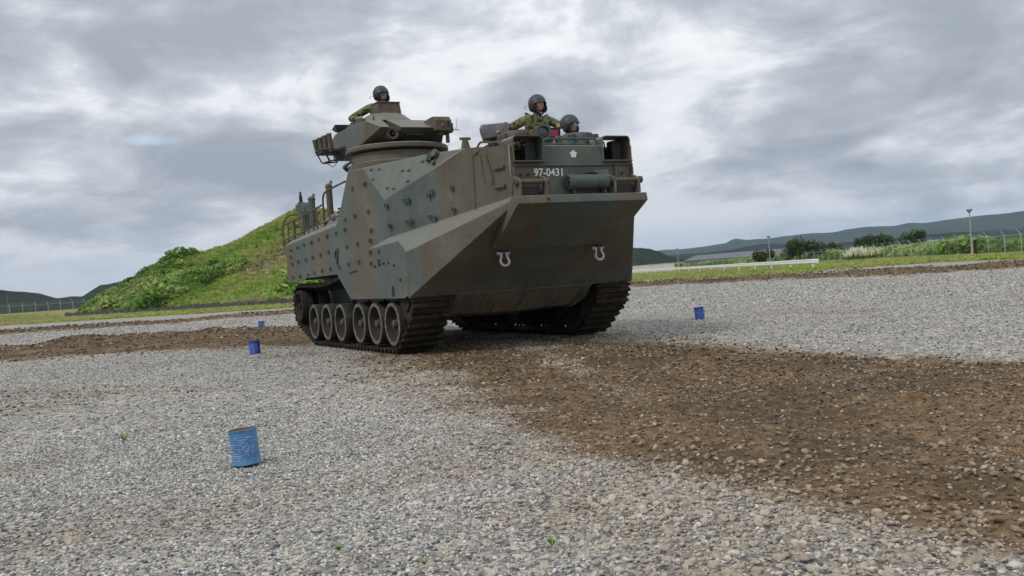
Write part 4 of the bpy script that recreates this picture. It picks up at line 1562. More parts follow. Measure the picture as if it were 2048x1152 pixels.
def person(label, neck, yaw, pitch, arms, torso_lean, glasses=None, patch=False):
    root = empty('person', (neck[0], neck[1], neck[2]-0.95), 0, label, 'person', 'vehicle crew')
    inv = Vector((-root.location.x, -root.location.y, -root.location.z))
    nk = Vector(neck)
    F = Vector((math.cos(yaw), math.sin(yaw), 0))
    Lf = Vector((-math.sin(yaw), math.cos(yaw), 0))
    U = Vector((0, 0, 1))
    lean = Vector(torso_lean)
    chest = nk-U*0.16+lean*0.15
    belly = nk-U*0.38+lean*0.5
    pelvis = nk-U*0.56+lean*0.8
    bF = lean_f = Vector((math.cos(arms['face']), math.sin(arms['face']), 0))
    bL = Vector((-math.sin(arms['face']), math.cos(arms['face']), 0))
    RH = Matrix((F, Lf, U)).transposed() @ Euler((0, pitch, 0)).to_matrix()
    hc = nk+U*0.142+F*0.03
    hv, hf = head_points(hc, RH)
    hm = MB()
    hm.add(hv, hf)
    for q in (-1, 1):   # ears
        e = hc+RH @ Vector((-0.008, q*0.078, -0.005))
        hm.lathe([(0.0, 0.012), (0.018, 0.009), (0.026, 0.0), (0.0, -0.008)], e, RH @ Euler((math.pi/2, 0, 0)).to_matrix(), 12)
    head_me = hm.mesh('h', M['skin'], None)
    sh = [nk-U*0.055+bL*q*0.185+lean*0.05 for q in (1, -1)]
    torso_r = [(pelvis, (0.15, 0.12)), (belly, (0.15, 0.115)), (chest, (0.17, 0.12)), (nk-U*0.03, (0.075, 0.07))]
    body_ch = [[(pelvis, 0.12), (belly, 0.11), (chest, 0.12), (nk-U*0.02, 0.055), (nk+U*0.07+F*0.01, 0.054), (nk+U*0.13+F*0.015, 0.054)]]
    for q in (1, -1):
        hip = pelvis+bL*q*0.10-U*0.08
        body_ch.append([(pelvis, 0.12), (hip, 0.09), (hip-U*0.26+bF*0.04, 0.07), (hip-U*0.34+bF*0.02, 0.055)])
    jacket = [[(pelvis, (0.17, 0.13)), (belly, (0.165, 0.125)), (chest, (0.175, 0.13)), (nk-U*0.045, (0.085, 0.08)), (nk+U*0.015, (0.072, 0.07))]]
    hands = []
    for key, s_i in (('L', 0), ('R', 1)):
        el, wr, hd, thumb, upv = [Vector(a) for a in arms[key]]
        body_ch.append([(chest, 0.12), (sh[s_i], 0.05), (el, 0.038), (wr, 0.027)])
        jacket.append([(chest, (0.175, 0.13)), (sh[s_i], 0.075), (sh[s_i]*0.5+el*0.5, 0.066), (el, 0.056), (el*0.4+wr*0.6, 0.050), (wr-(wr-el).normalized()*0.02, 0.044)])
        hands.append(skin_mesh('hand', hand_chains(wr, hd, thumb, upv), M['skin'], 1))
    bme = skin_mesh('b', body_ch, M['skin'], 1)
    fused = voxel_fuse('body', [bme, head_me]+hands, M['skin'], 0.0085, 3)
    fused.transform(Matrix.Translation(inv))
    obj_from_mesh('body', fused, root)
    jm = skin_mesh('jacket', jacket, M['uniform'], 2)
    jm.transform(Matrix.Translation(inv))
    jo = obj_from_mesh('jacket', jm, root)
    # collar, pockets, epaulettes
    mb = MB()
    cpts = []
    for k in range(13):
        t = rad(-150)+k*rad(300)/12
        d = bF*math.cos(t)+bL*math.sin(t)
        cpts.append((d, t))
    vs = []
    for d, t in cpts:
        vs.append(nk+d*0.085-U*(0.045+0.02*math.cos(t))+inv)
        vs.append(nk+d*0.072+U*(0.015-0.03*max(0, math.cos(t)))+inv)
        vs.append(nk+d*0.098-U*(0.035+0.045*max(0, math.cos(t)))+inv)
    fs = []
    for k in range(12):
        fs += [(3*k, 3*k+3, 3*k+4, 3*k+1), (3*k+1, 3*k+4, 3*k+5, 3*k+2)]
    mb.add(vs, fs)
    co = mb.build('collar', M['uniform'], jo)
    so = co.modifiers.new('solid', 'SOLIDIFY')
    so.thickness = 0.006
    for q in (1, -1):
        mb = MB()
        ctr = chest+bL*q*0.085+bF*0.118-U*0.03+inv
        mb.box(ctr, (0.02, 0.10, 0.11), Matrix((bF, bL, U)).transposed())
        mb.build('chest_pocket', M['uniform'], jo, bevel=0.006)
    if patch:
        mb = MB()
        mb.box(sh[1]+U*0.066+bL*0.03+inv, (0.05, 0.09, 0.014), Matrix((bF, bL, U)).transposed() @ Euler((rad(-22), 0, 0)).to_matrix())
        mb.build('blue_epaulette', M['blue'], jo, bevel=0.004)
        mb = MB()
        mb.box(sh[0]+U*0.066-bL*0.03+inv, (0.04, 0.08, 0.014), Matrix((bF, bL, U)).transposed() @ Euler((rad(22), 0, 0)).to_matrix())
        mb.build('dark_epaulette', M['pad'], jo, bevel=0.004)
    # helmet: dome whose rim dips to the ears and lifts over the brow
    mb = MB()
    nth, nph = 36, 12
    hcc = hc+RH @ Vector((-0.008, 0, 0.022))
    for layer, kx in ((0, 1.0), (1, 0.93)):
        b = len(mb.v)
        for i in range(nph+1):
            for j in range(nth):
                th = 2*math.pi*j/nth
                cf = math.cos(th)
                rim = rad(88+26*(1-cf)*0.5+(16 if abs(math.sin(th)) > 0.6 else 0)*abs(math.sin(th))) if True else 0
                rim = rad(84)+rad(30)*sst((1-cf)/1.3)
                ph = rim*i/nph
                v = Vector((0.134*kx*math.sin(ph)*math.cos(th), 0.121*kx*math.sin(ph)*math.sin(th), 0.128*kx*math.cos(ph)))
                if i == nph:
                    v += Vector((0.006*cf, 0.004*math.sin(th), 0))
                mb.v.append(tuple(hcc+RH @ v+inv))
        for i in range(nph):
            for j in range(nth):
                j2 = (j+1) % nth
                q = (b+i*nth+j, b+i*nth+j2, b+(i+1)*nth+j2, b+(i+1)*nth+j)
                mb.f.append(q if layer == 0 else q[::-1])
    n1 = (nph+1)*nth
    for j in range(nth):
        j2 = (j+1) % nth
        mb.f.append((nph*nth+j, nph*nth+j2, n1+nph*nth+j2, n1+nph*nth+j))
    he = mb.build('helmet', M['helmet'], root, smooth=50)
    for (ax, ay) in ((0.05, 0.03), (0.05, -0.03), (-0.04, 0.05), (-0.04, -0.05)):
        mb = MB()
        a = hcc+RH @ Vector((ax, ay, math.sqrt(max(0, 1-(ax/0.134)**2-(ay/0.121)**2))*0.128-0.002))+inv
        mb.lathe([(0.0, 0.004), (0.008, 0.003), (0.010, -0.004)], a, RH, 10)
        mb.build('vent_hole', M['pad'], he)
    for q in (1, -1):
        mb = MB()
        e = hc+RH @ Vector((0.012, q*0.110, -0.036))+inv
        mb.lathe([(0.0, 0.034), (0.036, 0.034), (0.050, 0.020), (0.056, -0.012), (0.052, -0.045), (0.0, -0.046)], e, RH @ Euler((-math.pi/2*q, 0, 0)).to_matrix() @ Matrix.Diagonal((0.9, 1.25, 1)), 20)
        mb.build('ear_cup', M['pad'], he, smooth=50)
        mb = MB()
        mb.tube([hc+RH @ Vector((0.012, q*0.092, -0.05))+inv, hc+RH @ Vector((0.035, q*0.072, -0.095))+inv, hc+RH @ Vector((0.06, q*0.035, -0.128))+inv, hc+RH @ Vector((0.068, 0, -0.133))+inv], 0.013, 7)
        mb.build('chin_strap', M['pad'], he)
        mb = MB()
        mb.box(hc+RH @ Vector((0.045, q*0.088, -0.03))+inv, (0.05, 0.025, 0.075), RH)
        mb.build('temple_pad', M['pad'], he, bevel=0.01)
    mb = MB()
    mb.tube([hc+RH @ Vector((0.0, -0.12, -0.04))+inv, hc+RH @ Vector((0.06, -0.105, -0.085))+inv, hc+RH @ Vector((0.115, -0.05, -0.088))+inv, hc+RH @ Vector((0.12, -0.015, -0.082))+inv], [0.006, 0.006, 0.008, 0.014], 7)
    mb.build('microphone_boom', M['pad'], he)
    mb = MB()
    mb.tube([hcc+RH @ Vector((-0.12, -0.07, -0.04))+inv, hcc+RH @ Vector((-0.16, -0.08, -0.02))+inv, hcc+RH @ Vector((-0.19, -0.08, -0.05))+inv, hcc+RH @ Vector((-0.15, -0.07, -0.07))+inv], 0.0035, 5)
    mb.build('headset_cable', M['pad'], he)
    if glasses:
        for q in (1, -1):
            mb = MB()
            mb.lathe([(0.0, 0.004), (0.022, 0.002), (0.026, -0.002)], hc+RH @ Vector((0.103, q*0.033, 0.010))+inv, RH @ Euler((0, math.pi/2, 0)).to_matrix(), 16)
            mb.build('lens', M[glasses], root)
        mb = MB()
        mb.tube([hc+RH @ Vector((0.03, 0.082, 0.02))+inv, hc+RH @ Vector((0.10, 0.06, 0.018))+inv, hc+RH @ Vector((0.112, 0.0, 0.018))+inv, hc+RH @ Vector((0.10, -0.06, 0.018))+inv, hc+RH @ Vector((0.03, -0.082, 0.02))+inv], 0.004, 6)
        mb.build('goggle_strap', M['pad'], root)
    return root


def sst(t):
    t = max(0.0, min(1.0, t))
    return t*t*(3-2*t)


M['blue'] = worn('blue_cloth', (0.05, 0.06, 0.30), (0.08, 0.1, 0.4), 0.8)
M['lens'] = new_mat('clear_lens', 0.08, 0.9)[0]
M['lens'].node_tree.nodes['Principled BSDF'].inputs['Base Color'].default_value = (0.30, 0.38, 0.55, 1)
Z = Vector((0, 0, 1))
# gunner in the turret cupola
person('crewman with black helmet in the turret hatch, only face and right arm above the sight', (0.05, -0.93, 3.83), rad(22), rad(2),
       {'face': rad(20),
        'R': [(-0.05, -1.42, 3.60), (0.16, -1.34, 3.585), (0.9, 0.35, 0.0), (-0.3, 0.9, 0.2), (0, 0, 1)],
        'L': [(0.05, -0.62, 3.58), (0.24, -0.68, 3.62), (1, -0.2, 0), (-0.2, -1, 0.1), (0, 0, 1)]},
       (-0.05, 0, 0), glasses='glass')
# commander behind the searchlight, leaning on lid and flap
person('crewman standing chest-high in the middle hatch beside the searchlight, both arms resting on the lids', (2.80, 0.34, 3.165), rad(12), rad(4),
       {'face': rad(8),
        'R': [(2.40, 0.00, 2.99), (2.52, -0.14, 2.975), (0.8, -0.35, -0.05), (0.3, 0.8, 0.1), (0, 0, 1)],
        'L': [(2.90, 0.64, 3.02), (3.06, 0.53, 2.965), (0.7, -0.6, -0.05), (-0.6, -0.7, 0.1), (0, 0, 1)]},
       (-0.06, 0, 0), patch=True)
# driver, only the head over the rim
person('driver with clear goggles, only his helmeted head above the front hatch rim', (3.47, 0.43, 2.765), rad(24), rad(3),
       {'face': rad(5),
        'R': [(3.46, 0.16, 2.42), (3.66, 0.24, 2.40), (1, 0, 0), (0, 1, 0), (0, 0, 1)],
        'L': [(3.46, 0.72, 2.42), (3.66, 0.64, 2.40), (1, 0, 0), (0, -1, 0), (0, 0, 1)]},
       (-0.04, 0, 0), glasses='lens')

# ================================================================== GROUND
DP = {'swath': [[-0.47, 0.2], [1.68, 1.79], [3.39, 1.82], [5.69, 1.36], [7.54, 1.01], [9.38, 1.0], [10.73, 0.93], [13.31, -4.14], [12.64, -3.72], [12.24, -3.76], [11.84, -3.8], [11.38, -3.75], [10.95, -3.81], [10.38, -3.85], [9.52, -3.83], [8.24, -3.66], [6.7, -3.47], [5.1, -3.24], [2.77, -2.64], [0.64, -1.79], [0.84, -0.78]], 'strip': [[0.41, 0.08], [1.45, 0.7], [3.39, 0.19], [5.85, -0.95], [7.72, -1.72], [8.87, -2.15], [8.61, -2.32], [7.43, -2.08], [5.81, -1.46], [3.6, -0.74], [2.08, -0.6]], 'swath_right': [[1.47, 1.92], [3.39, 1.82], [5.69, 1.36], [7.54, 1.01], [9.38, 1.0], [10.73, 0.93], [11.98, -1.54], [11.21, -1.64], [10.13, -1.3], [9.11, -0.91], [7.53, -0.83], [5.26, -0.11], [3.96, 0.38]], 'swath_left': [[0.62, -0.7], [3.05, -0.61], [4.98, -1.07], [7.55, -2.0], [8.68, -1.97], [9.34, -1.84], [10.03, -1.63], [11.21, -1.64], [11.98, -1.54], [13.31, -4.14], [12.61, -3.68], [12.21, -3.72], [11.8, -3.75], [11.28, -3.67], [10.87, -3.75], [10.27, -3.79], [9.36, -3.75], [8.06, -3.58], [6.49, -3.4], [4.87, -3.14], [2.85, -2.6], [0.8, -1.8]], 'rear_band': [[-10.06, 0.67], [-11.76, 0.39], [-14.0, -1.3], [-15.71, -2.82], [-15.32, -4.92], [-14.42, -6.77], [-16.35, -10.34], [-4.45, -8.76], [-6.31, -6.63], [-5.73, -5.35], [-4.69, -4.08], [-3.47, -2.96], [-2.32, -2.01], [-0.73, -1.97]], 'far_left': [[-40.1, 8.01], [-34.21, 5.82], [-31.79, 1.13], [-34.13, -1.91], [-43.65, -7.3], [-46.06, -14.29], [-34.03, -12.69], [-32.97, -7.11], [-27.83, -2.48], [-26.75, 0.32], [-28.45, 4.39], [-31.72, 5.82]], 'far_right': [[-38.82, 28.79], [-28.66, 27.81], [-21.62, 28.52], [-15.28, 28.27], [-11.82, 31.76], [-7.93, 33.96], [-3.43, 25.85], [-6.26, 23.7], [-9.69, 21.77], [-14.71, 21.85], [-20.4, 21.27], [-27.21, 21.14]], 'far_right2': [[-48.94, 64.16], [-29.45, 49.58], [-17.54, 40.06], [-15.89, 37.66], [-25.23, 44.2], [-40.86, 55.18]]}
GP = {'left': [[-52.21, 11.18], [-47.5, 9.13], [-51.29, 5.86], [-57.73, 1.86], [-64.44, -4.39], [-69.72, -7.77], [-79.91, -18.79], [-337.61, -53.03], [-144.22, -9.1], [-119.53, -1.95], [-94.31, 5.97], [-77.08, 10.62], [-70.82, 14.92], [-71.23, 16.16]], 'right': [[-50.68, 37.08], [-36.16, 33.74], [-31.32, 33.78], [-27.74, 34.43], [-31.23, 39.96], [-28.18, 41.08], [-26.64, 43.71], [-17.54, 40.06], [-11.79, 40.91], [-20.38, 56.38], [-35.1, 65.54], [-41.5, 68.15], [-49.67, 71.76], [-64.28, 81.22], [-85.6, 95.02], [-91.51, 96.01], [-102.28, 90.92], [-140.96, 104.3], [-147.93, 101.85]]}
RAILP = [(-40.1, 48.19), (-60.06, 59.03), (-81.26, 69.51), (-114.32, 85.42), (-143.72, 99.13), (-208.49, 127.66)]
BASE = [(-106.47, -0.84), (-101.33, 1.57), (-91.92, 5.77), (-83.35, 9.45), (-74.65, 12.49), (-69.05, 14.55), (-59.95, 17.35), (-54.2, 21.52)]


def dirt_fields(x, y):
    """returns dirt 0..1, berm height, grass 0..1"""
    wob = 0.45*fbm(x, y, 0.9, 4)+0.22*fbm(x+9, y, 3.5, 3)
    dist = np.hypot(x-CX, y-CY)
    wob = wob*np.clip(dist/9.0, 0.5, 2.2)
    d = np.zeros_like(x)
    h = np.zeros_like(x)
    sd = poly_sd(x, y, DP['swath'])
    lw = sstep(8.5, 5.0, x)
    d = np.maximum(d, sstep(-0.15-0.95*lw, 0.85+1.5*lw, sd+wob*0.9))
    # pale ungraded strip that starts between the tracks, and thinner mixed patches
    strip = sstep(-0.25, 0.30, poly_sd(x, y, DP['strip'])+0.5*wob)
    patch = sstep(0.16, 0.42, fbm(x+40, y+3, 0.6, 4))
    d = d*(1-0.55*strip)*(1-0.42*patch)
    # curved ruts of earlier turns
    rr = np.hypot(x-2.5, y+16.0)
    rr2 = np.hypot(x-3.5, y+19.0)
    ruts = np.exp(-((rr-14.2)/0.35)**2)+np.exp(-((rr-11.8)/0.35)**2)
    h += -0.045*d*ruts+0.075*d*(fbm(x, y, 1.4, 4))+0.045*d*fbm(x, y, 4.0, 3)
    sd = poly_sd(x, y, DP['rear_band'])
    a = sstep(-0.5, 0.6, sd+wob*1.2)*sstep(-1.0, -2.5, x)
    d = np.maximum(d, a*0.97)
    h += a*(0.06+0.17*np.maximum(0, fbm(x, y, 0.8, 4)+0.12))*sstep(-2.5, -4.5, x)
    for k, hh in (('far_left', 0.16), ('far_right', 0.20), ('far_right2', 0.06)):
        sd = poly_sd(x, y, DP[k])
        a = sstep(-0.6, 0.8, sd+wob*0.8)
        d = np.maximum(d, a)
        h += a*hh*(0.7+0.8*fbm(x, y, 0.7, 4))
    # faint scattered dirt on the parking
    d = np.maximum(d, 0.27*sstep(0.26, 0.5, fbm(x+100, y+60, 0.35, 4)+0.14*fbm(x, y, 2.2, 3)))
    d = np.maximum(d, 0.24*np.exp(-((dist-4.45)/0.5)**2)*sstep(0.05, 0.3, fbm(x+3, y+8, 0.7, 3)+0.10)*sstep(12.6, 11.8, x))
    g = np.zeros_like(x)
    for k in ('left', 'right'):
        sd = poly_sd(x, y, GP[k])
        g = np.maximum(g, sstep(-1.0, 1.5, sd+wob*1.5))
    # everything beyond the gravel field is grass land
    sdb = x*0-1
    far = sstep(118, 135, dist+8*fbm(x, y, 0.05, 3))
    # behind the right-hand fence line and behind the mound edge
    fx, fy = -37.76, 67.15
    nx_, ny_ = 0.548, 0.836
    beyond = (x-fx)*nx_+(y-fy)*ny_
    g = np.maximum(g, sstep(-1.0, 3.0, beyond+2.0*fbm(x, y, 0.2, 3)))
    g = np.maximum(g, far)
    d = d*(1-g)
    return d, h, g


def ground_h(x, y):
    dist = np.hypot(x-CX, y-CY)
    d, h, g = dirt_fields(x, y)
    near = sstep(60, 25, dist)
    h = h+near*0.012*fbm(x, y, 2.3, 3)+0.05*sstep(8, 30, dist)*fbm(x, y, 0.12, 3)
    # the land rises a little to the left rear and falls away beyond the fence
    lr = sstep(110, 165, dist)*sstep(-20, -60, -(-x-60))*0
    az = np.arctan2(y-CY, x-CX)
    left = sstep(rad(166), rad(173), np.where(az < 0, az+2*math.pi, az))
    h = h+left*sstep(115, 160, dist)*0.55
    # level bed under the tracks
    bed = sstep(-1.2, 0.2, np.minimum(2.9-np.abs(x), 2.3-np.abs(y)))
    h = h*(1-bed)-0.004*bed
    return h, d, g


# polar sheet centred on the photographer
fine = np.linspace(rad(152.8-48), rad(152.8+48), 400)
coarse = np.linspace(rad(152.8+48), rad(152.8-48+360), 70)[1:-1]
azs = np.concatenate([fine, coarse])
rs_ = [0.0, 0.6]
while rs_[-1] < 45:
    rs_.append(rs_[-1]*1.0115+0.004)
while rs_[-1] < 12000:
    rs_.append(rs_[-1]*1.055)
rs_ = np.array(rs_)
A2, R2 = np.meshgrid(azs, rs_)
GX = CX+R2*np.cos(A2)
GY = CY+R2*np.sin(A2)
sh_ = GX.shape
hz, dd, gg = ground_h(GX.ravel(), GY.ravel())
nA, nR = len(azs), len(rs_)
me = bpy.data.meshes.new('ground')
me.vertices.add(nA*nR)
co = np.stack([GX.ravel(), GY.ravel(), hz], 1).astype(np.float32)
me.vertices.foreach_set('co', co.ravel())
ii, jj = np.meshgrid(np.arange(nR-1), np.arange(nA), indexing='ij')
j2 = (jj+1) % nA
quads = np.stack([ii*nA+jj, (ii+1)*nA+jj, (ii+1)*nA+j2, ii*nA+j2], -1).reshape(-1, 4)
me.loops.add(quads.size)
me.loops.foreach_set('vertex_index', quads.ravel())
me.polygons.add(len(quads))
me.polygons.foreach_set('loop_start', np.arange(len(quads))*4)
me.polygons.foreach_set('loop_total', np.full(len(quads), 4))
me.polygons.foreach_set('use_smooth', np.ones(len(quads), bool))
me.update(calc_edges=True)
for nm, arr in (('dirt', dd), ('grass', gg)):
    at = me.attributes.new(nm, 'FLOAT', 'POINT')
    at.data.foreach_set('value', arr.astype(np.float32))


def gravel_colour(nt, pos, scale):
    v = nt.nodes.new('ShaderNodeTexVoronoi')
    v.inputs['Scale'].default_value = scale
    v.inputs['Randomness'].default_value = 1.0
    nt.links.new(pos, v.inputs['Vector'])
    sp = N(nt, 'ShaderNodeSeparateColor')
    nt.links.new(v.outputs['Color'], sp.inputs[0])
    col = ramp_(nt, sp.outputs[0], STONE, 'CONSTANT')
    return v, col, sp


STONE = [(0.0, (0.102, 0.109, 0.122)), (0.1, (0.392, 0.364, 0.312)), (0.28, (0.212, 0.217, 0.229)), (0.42, (0.486, 0.457, 0.397)), (0.6, (0.298, 0.287, 0.274)), (0.74, (0.361, 0.326, 0.267)), (0.86, (0.549, 0.527, 0.48)), (0.95, (0.172, 0.186, 0.213))]

gm, nt, b = new_mat('gravel_ground', 0.9, 0.2)
g = N(nt, 'ShaderNodeNewGeometry')
pos = g.outputs['Position']
v1, c1, s1_ = gravel_colour(nt, pos, 34.0)
v2, c2, s2_ = gravel_colour(nt, pos, 15.0)
c = mix_(nt, 0.35, c1, c2)
ln = noise_(nt, pos, 0.5, 5.0, 0.6)
c = mix_(nt, 1.0, c, ramp_(nt, ln.outputs[0], [(0.3, (0.80, 0.80, 0.80)), (0.7, (1.12, 1.10, 1.06))]), 'MULTIPLY')
fn = noise_(nt, pos, 5.0, 6.0, 0.75)
c = mix_(nt, 1.0, c, ramp_(nt, fn.outputs[0], [(0.34, (0.66, 0.67, 0.70)), (0.5, (0.97, 0.97, 0.97)), (0.66, (1.28, 1.25, 1.18))]), 'MULTIPLY')
ad = N(nt, 'ShaderNodeAttribute')
ad.attribute_name = 'dirt'
ag = N(nt, 'ShaderNodeAttribute')
ag.attribute_name = 'grass'
n1 = noise_(nt, pos, 3.2, 8.0, 0.68)
n2 = noise_(nt, pos, 0.8, 5.0, 0.6)
dm = math_(nt, 'ADD', ad.outputs['Fac'], math_(nt, 'MULTIPLY', math_(nt, 'SUBTRACT', n1.outputs[0], 0.5), 1.25))
dmask = ramp_(nt, dm, [(0.34, 0.0), (0.62, 1.0)])
n3 = noise_(nt, pos, 14.0, 8.0, 0.7)
soil = ramp_(nt, n3.outputs[0], [(0.28, (0.044, 0.033, 0.021)), (0.5, (0.108, 0.082, 0.054)), (0.72, (0.23, 0.185, 0.13))])
soil = mix_(nt, ramp_(nt, n2.outputs[0], [(0.40, 0.0), (0.58, 0.8)]), soil, mix_(nt, 1.0, soil, (1.75, 1.65, 1.5), 'MULTIPLY'))
c = mix_(nt, dmask, c, soil)
# dusty transition: stones coloured by the earth
tan = ramp_(nt, dm, [(0.10, 0.0), (0.45, 0.6)])
c = mix_(nt, tan, c, mix_(nt, 1.0, c, (0.86, 0.70, 0.50), 'MULTIPLY'))
gn = noise_(nt, pos, 0.35, 6.0, 0.62)
gn2 = noise_(nt, pos, 5.0, 5.0, 0.7)
gcol = ramp_(nt, gn.outputs[0], [(0.34, (0.10, 0.15, 0.03)), (0.45, (0.19, 0.21, 0.05)), (0.55, (0.28, 0.24, 0.08)), (0.70, (0.34, 0.27, 0.12))])
gcol = mix_(nt, 1.0, gcol, ramp_(nt, gn2.outputs[0], [(0.3, 0.6), (0.7, 1.35)]), 'MULTIPLY')
gmask = ramp_(nt, math_(nt, 'ADD', ag.outputs['Fac'], math_(nt, 'MULTIPLY', math_(nt, 'SUBTRACT', n1.outputs[0], 0.5), 1.1)), [(0.42, 0.0), (0.60, 1.0)])
c = mix_(nt, gmask, c, gcol)
nt.links.new(c, b.inputs['Base Color'])
hh = math_(nt, 'ADD', math_(nt, 'MULTIPLY', math_(nt, 'SUBTRACT', 0.6, v1.outputs['Distance']), 0.9), math_(nt, 'MULTIPLY', n3.outputs[0], 0.9))
hh = math_(nt, 'ADD', hh, math_(nt, 'MULTIPLY', math_(nt, 'SUBTRACT', 0.6, v2.outputs['Distance']), 0.9))
bump_(nt, b, hh, 0.9, 0.022)
me.materials.append(gm)
go = obj_from_mesh('ground', me)
tag(go, 'pale gravel field with brown churned earth where vehicles have turned', kind='structure')

# ------------------------------------------------------------------ instanced stuff
def tint_mat(name, stops, rough=0.85, dirt_tint=None, bumpy=None):
    m, nt, b = new_mat(name, rough, 0.25)
    a = N(nt, 'ShaderNodeAttribute')
    a.attribute_type = 'INSTANCER'
    a.attribute_name = 'tint'
    c = ramp_(nt, a.outputs['Fac'], stops, 'LINEAR')
    g = N(nt, 'ShaderNodeNewGeometry')
    n_ = noise_(nt, g.outputs['Position'], bumpy or 60.0, 3.0, 0.6)
    c = mix_(nt, 1.0, c, ramp_(nt, n_.outputs[0], [(0.3, 0.78), (0.7, 1.22)]), 'MULTIPLY')
    if dirt_tint:
        a2 = N(nt, 'ShaderNodeAttribute')
        a2.attribute_type = 'INSTANCER'
        a2.attribute_name = 'soil'
        c = mix_(nt, math_(nt, 'MULTIPLY', a2.outputs['Fac'], 0.85), c, mix_(nt, 1.0, c, dirt_tint, 'MULTIPLY'))
        n5 = noise_(nt, g.outputs['Position'], 25.0, 4.0, 0.6)
        mk = math_(nt, 'MULTIPLY', ramp_(nt, n5.outputs[0], [(0.45, 0.0), (0.6, 1.0)]), math_(nt, 'POWER', a2.outputs['Fac'], 2.0))
        c = mix_(nt, mk, c, (0.14, 0.10, 0.065))
    nt.links.new(c, b.inputs['Base Color'])
    return m


def scatter(name, P, scale, rot, tint, sources, soil=None, idx=None, kind='stuff', label=None, parent=None):
    n = len(P)
    me = bpy.data.meshes.new(name)
    me.vertices.add(n)
    me.vertices.foreach_set('co', np.asarray(P, np.float32).ravel())

    def at(nm, typ, arr, key='value'):
        a = me.attributes.new(nm, typ, 'POINT')
        a.data.foreach_set(key, np.asarray(arr, np.float32).ravel() if typ != 'INT' else np.asarray(arr, np.int32))
    at('sc', 'FLOAT_VECTOR', scale, 'vector')
    at('rot', 'FLOAT_VECTOR', rot, 'vector')
    at('tint', 'FLOAT', tint)
    at('soil', 'FLOAT', soil if soil is not None else np.zeros(n))
    at('pick', 'INT', idx if idx is not None else RS.randint(0, len(sources), n))
    me.update()
    col = bpy.data.collections.new(name+'_sources')
    for k, sm in enumerate(sources):
        so = bpy.data.objects.new('%s_%02d' % (name, k), sm)
        col.objects.link(so)
    o = obj_from_mesh(name, me, parent)
    ng = bpy.data.node_groups.new(name+'_nodes', 'GeometryNodeTree')
    ng.interface.new_socket('Geometry', in_out='INPUT', socket_type='NodeSocketGeometry')
    ng.interface.new_socket('Geometry', in_out='OUTPUT', socket_type='NodeSocketGeometry')
    gi = ng.nodes.new('NodeGroupInput')
    go_ = ng.nodes.new('NodeGroupOutput')
    iop = ng.nodes.new('GeometryNodeInstanceOnPoints')
    ci = ng.nodes.new('GeometryNodeCollectionInfo')
    ci.inputs['Collection'].default_value = col
    ci.inputs['Separate Children'].default_value = True
    ci.inputs['Reset Children'].default_value = True

    def na(nm, typ):
        q = ng.nodes.new('GeometryNodeInputNamedAttribute')
        q.data_type = typ
        q.inputs['Name'].default_value = nm
        return q.outputs['Attribute']
    ng.links.new(gi.outputs[0], iop.inputs['Points'])
    ng.links.new(ci.outputs[0], iop.inputs['Instance'])
    iop.inputs['Pick Instance'].default_value = True
    ng.links.new(na('pick', 'INT'), iop.inputs['Instance Index'])
    er = ng.nodes.new('FunctionNodeEulerToRotation')
    ng.links.new(na('rot', 'FLOAT_VECTOR'), er.inputs[0])
    ng.links.new(er.outputs[0], iop.inputs['Rotation'])
    ng.links.new(na('sc', 'FLOAT_VECTOR'), iop.inputs['Scale'])
    ng.links.new(iop.outputs[0], go_.inputs[0])
    md = o.modifiers.new('scatter', 'NODES')
    md.node_group = ng
    tag(o, label, kind=kind)
    return o


def stone_mesh(k, mat, rounder):
    bm = bmesh.new()
    bmesh.ops.create_icosphere(bm, subdivisions=2 if rounder else 1, radius=1.0)
    sx3, sy3, sz3 = 1.0, rnd.uniform(0.62, 0.95), rnd.uniform(0.42, 0.75)
    ax = [Vector((rnd.gauss(0, 1), rnd.gauss(0, 1), rnd.gauss(0, 1))).normalized() for _ in range(5 if rounder else 7)]
    lim = [rnd.uniform(0.62, 0.92) for _ in ax]
    for v in bm.verts:
        p = v.co.copy()
        for a, l in zip(ax, lim):
            d = p.dot(a)
            if d > l:
                p -= a*(d-l)*(0.8 if rounder else 1.0)
        p *= rnd.uniform(0.93, 1.06)
        v.co = (p.x*sx3, p.y*sy3, p.z*sz3)
    me = bpy.data.meshes.new('stone')
    bm.to_mesh(me)
    bm.free()
    if rounder:
        me.polygons.foreach_set('use_smooth', [True]*len(me.polygons))
    me.materials.append(mat)
    return me


ST = [(0.0, (0.078, 0.085, 0.099)), (0.14, (0.157, 0.167, 0.183)), (0.3, (0.267, 0.267, 0.271)), (0.48, (0.361, 0.333, 0.289)), (0.66, (0.439, 0.411, 0.358)), (0.84, (0.517, 0.488, 0.442)), (1.0, (0.612, 0.597, 0.564))]
stone_m = tint_mat('gravel_stone', ST, 0.8, (0.62, 0.49, 0.35))
stones = [stone_mesh(k, stone_m, False) for k in range(6)]+[stone_mesh(k, stone_m, True) for k in range(6)]


def wedge(n, r0, r1, half=rad(36), power=1.0):
    rr = np.sqrt(RS.rand(n)*(r1**2-r0**2)+r0**2) if power == 1.0 else r0+(r1-r0)*RS.rand(n)**power
    a = rad(152.8)+(RS.rand(n)*2-1)*half
    return CX+rr*np.cos(a), CY+rr*np.sin(a), rr


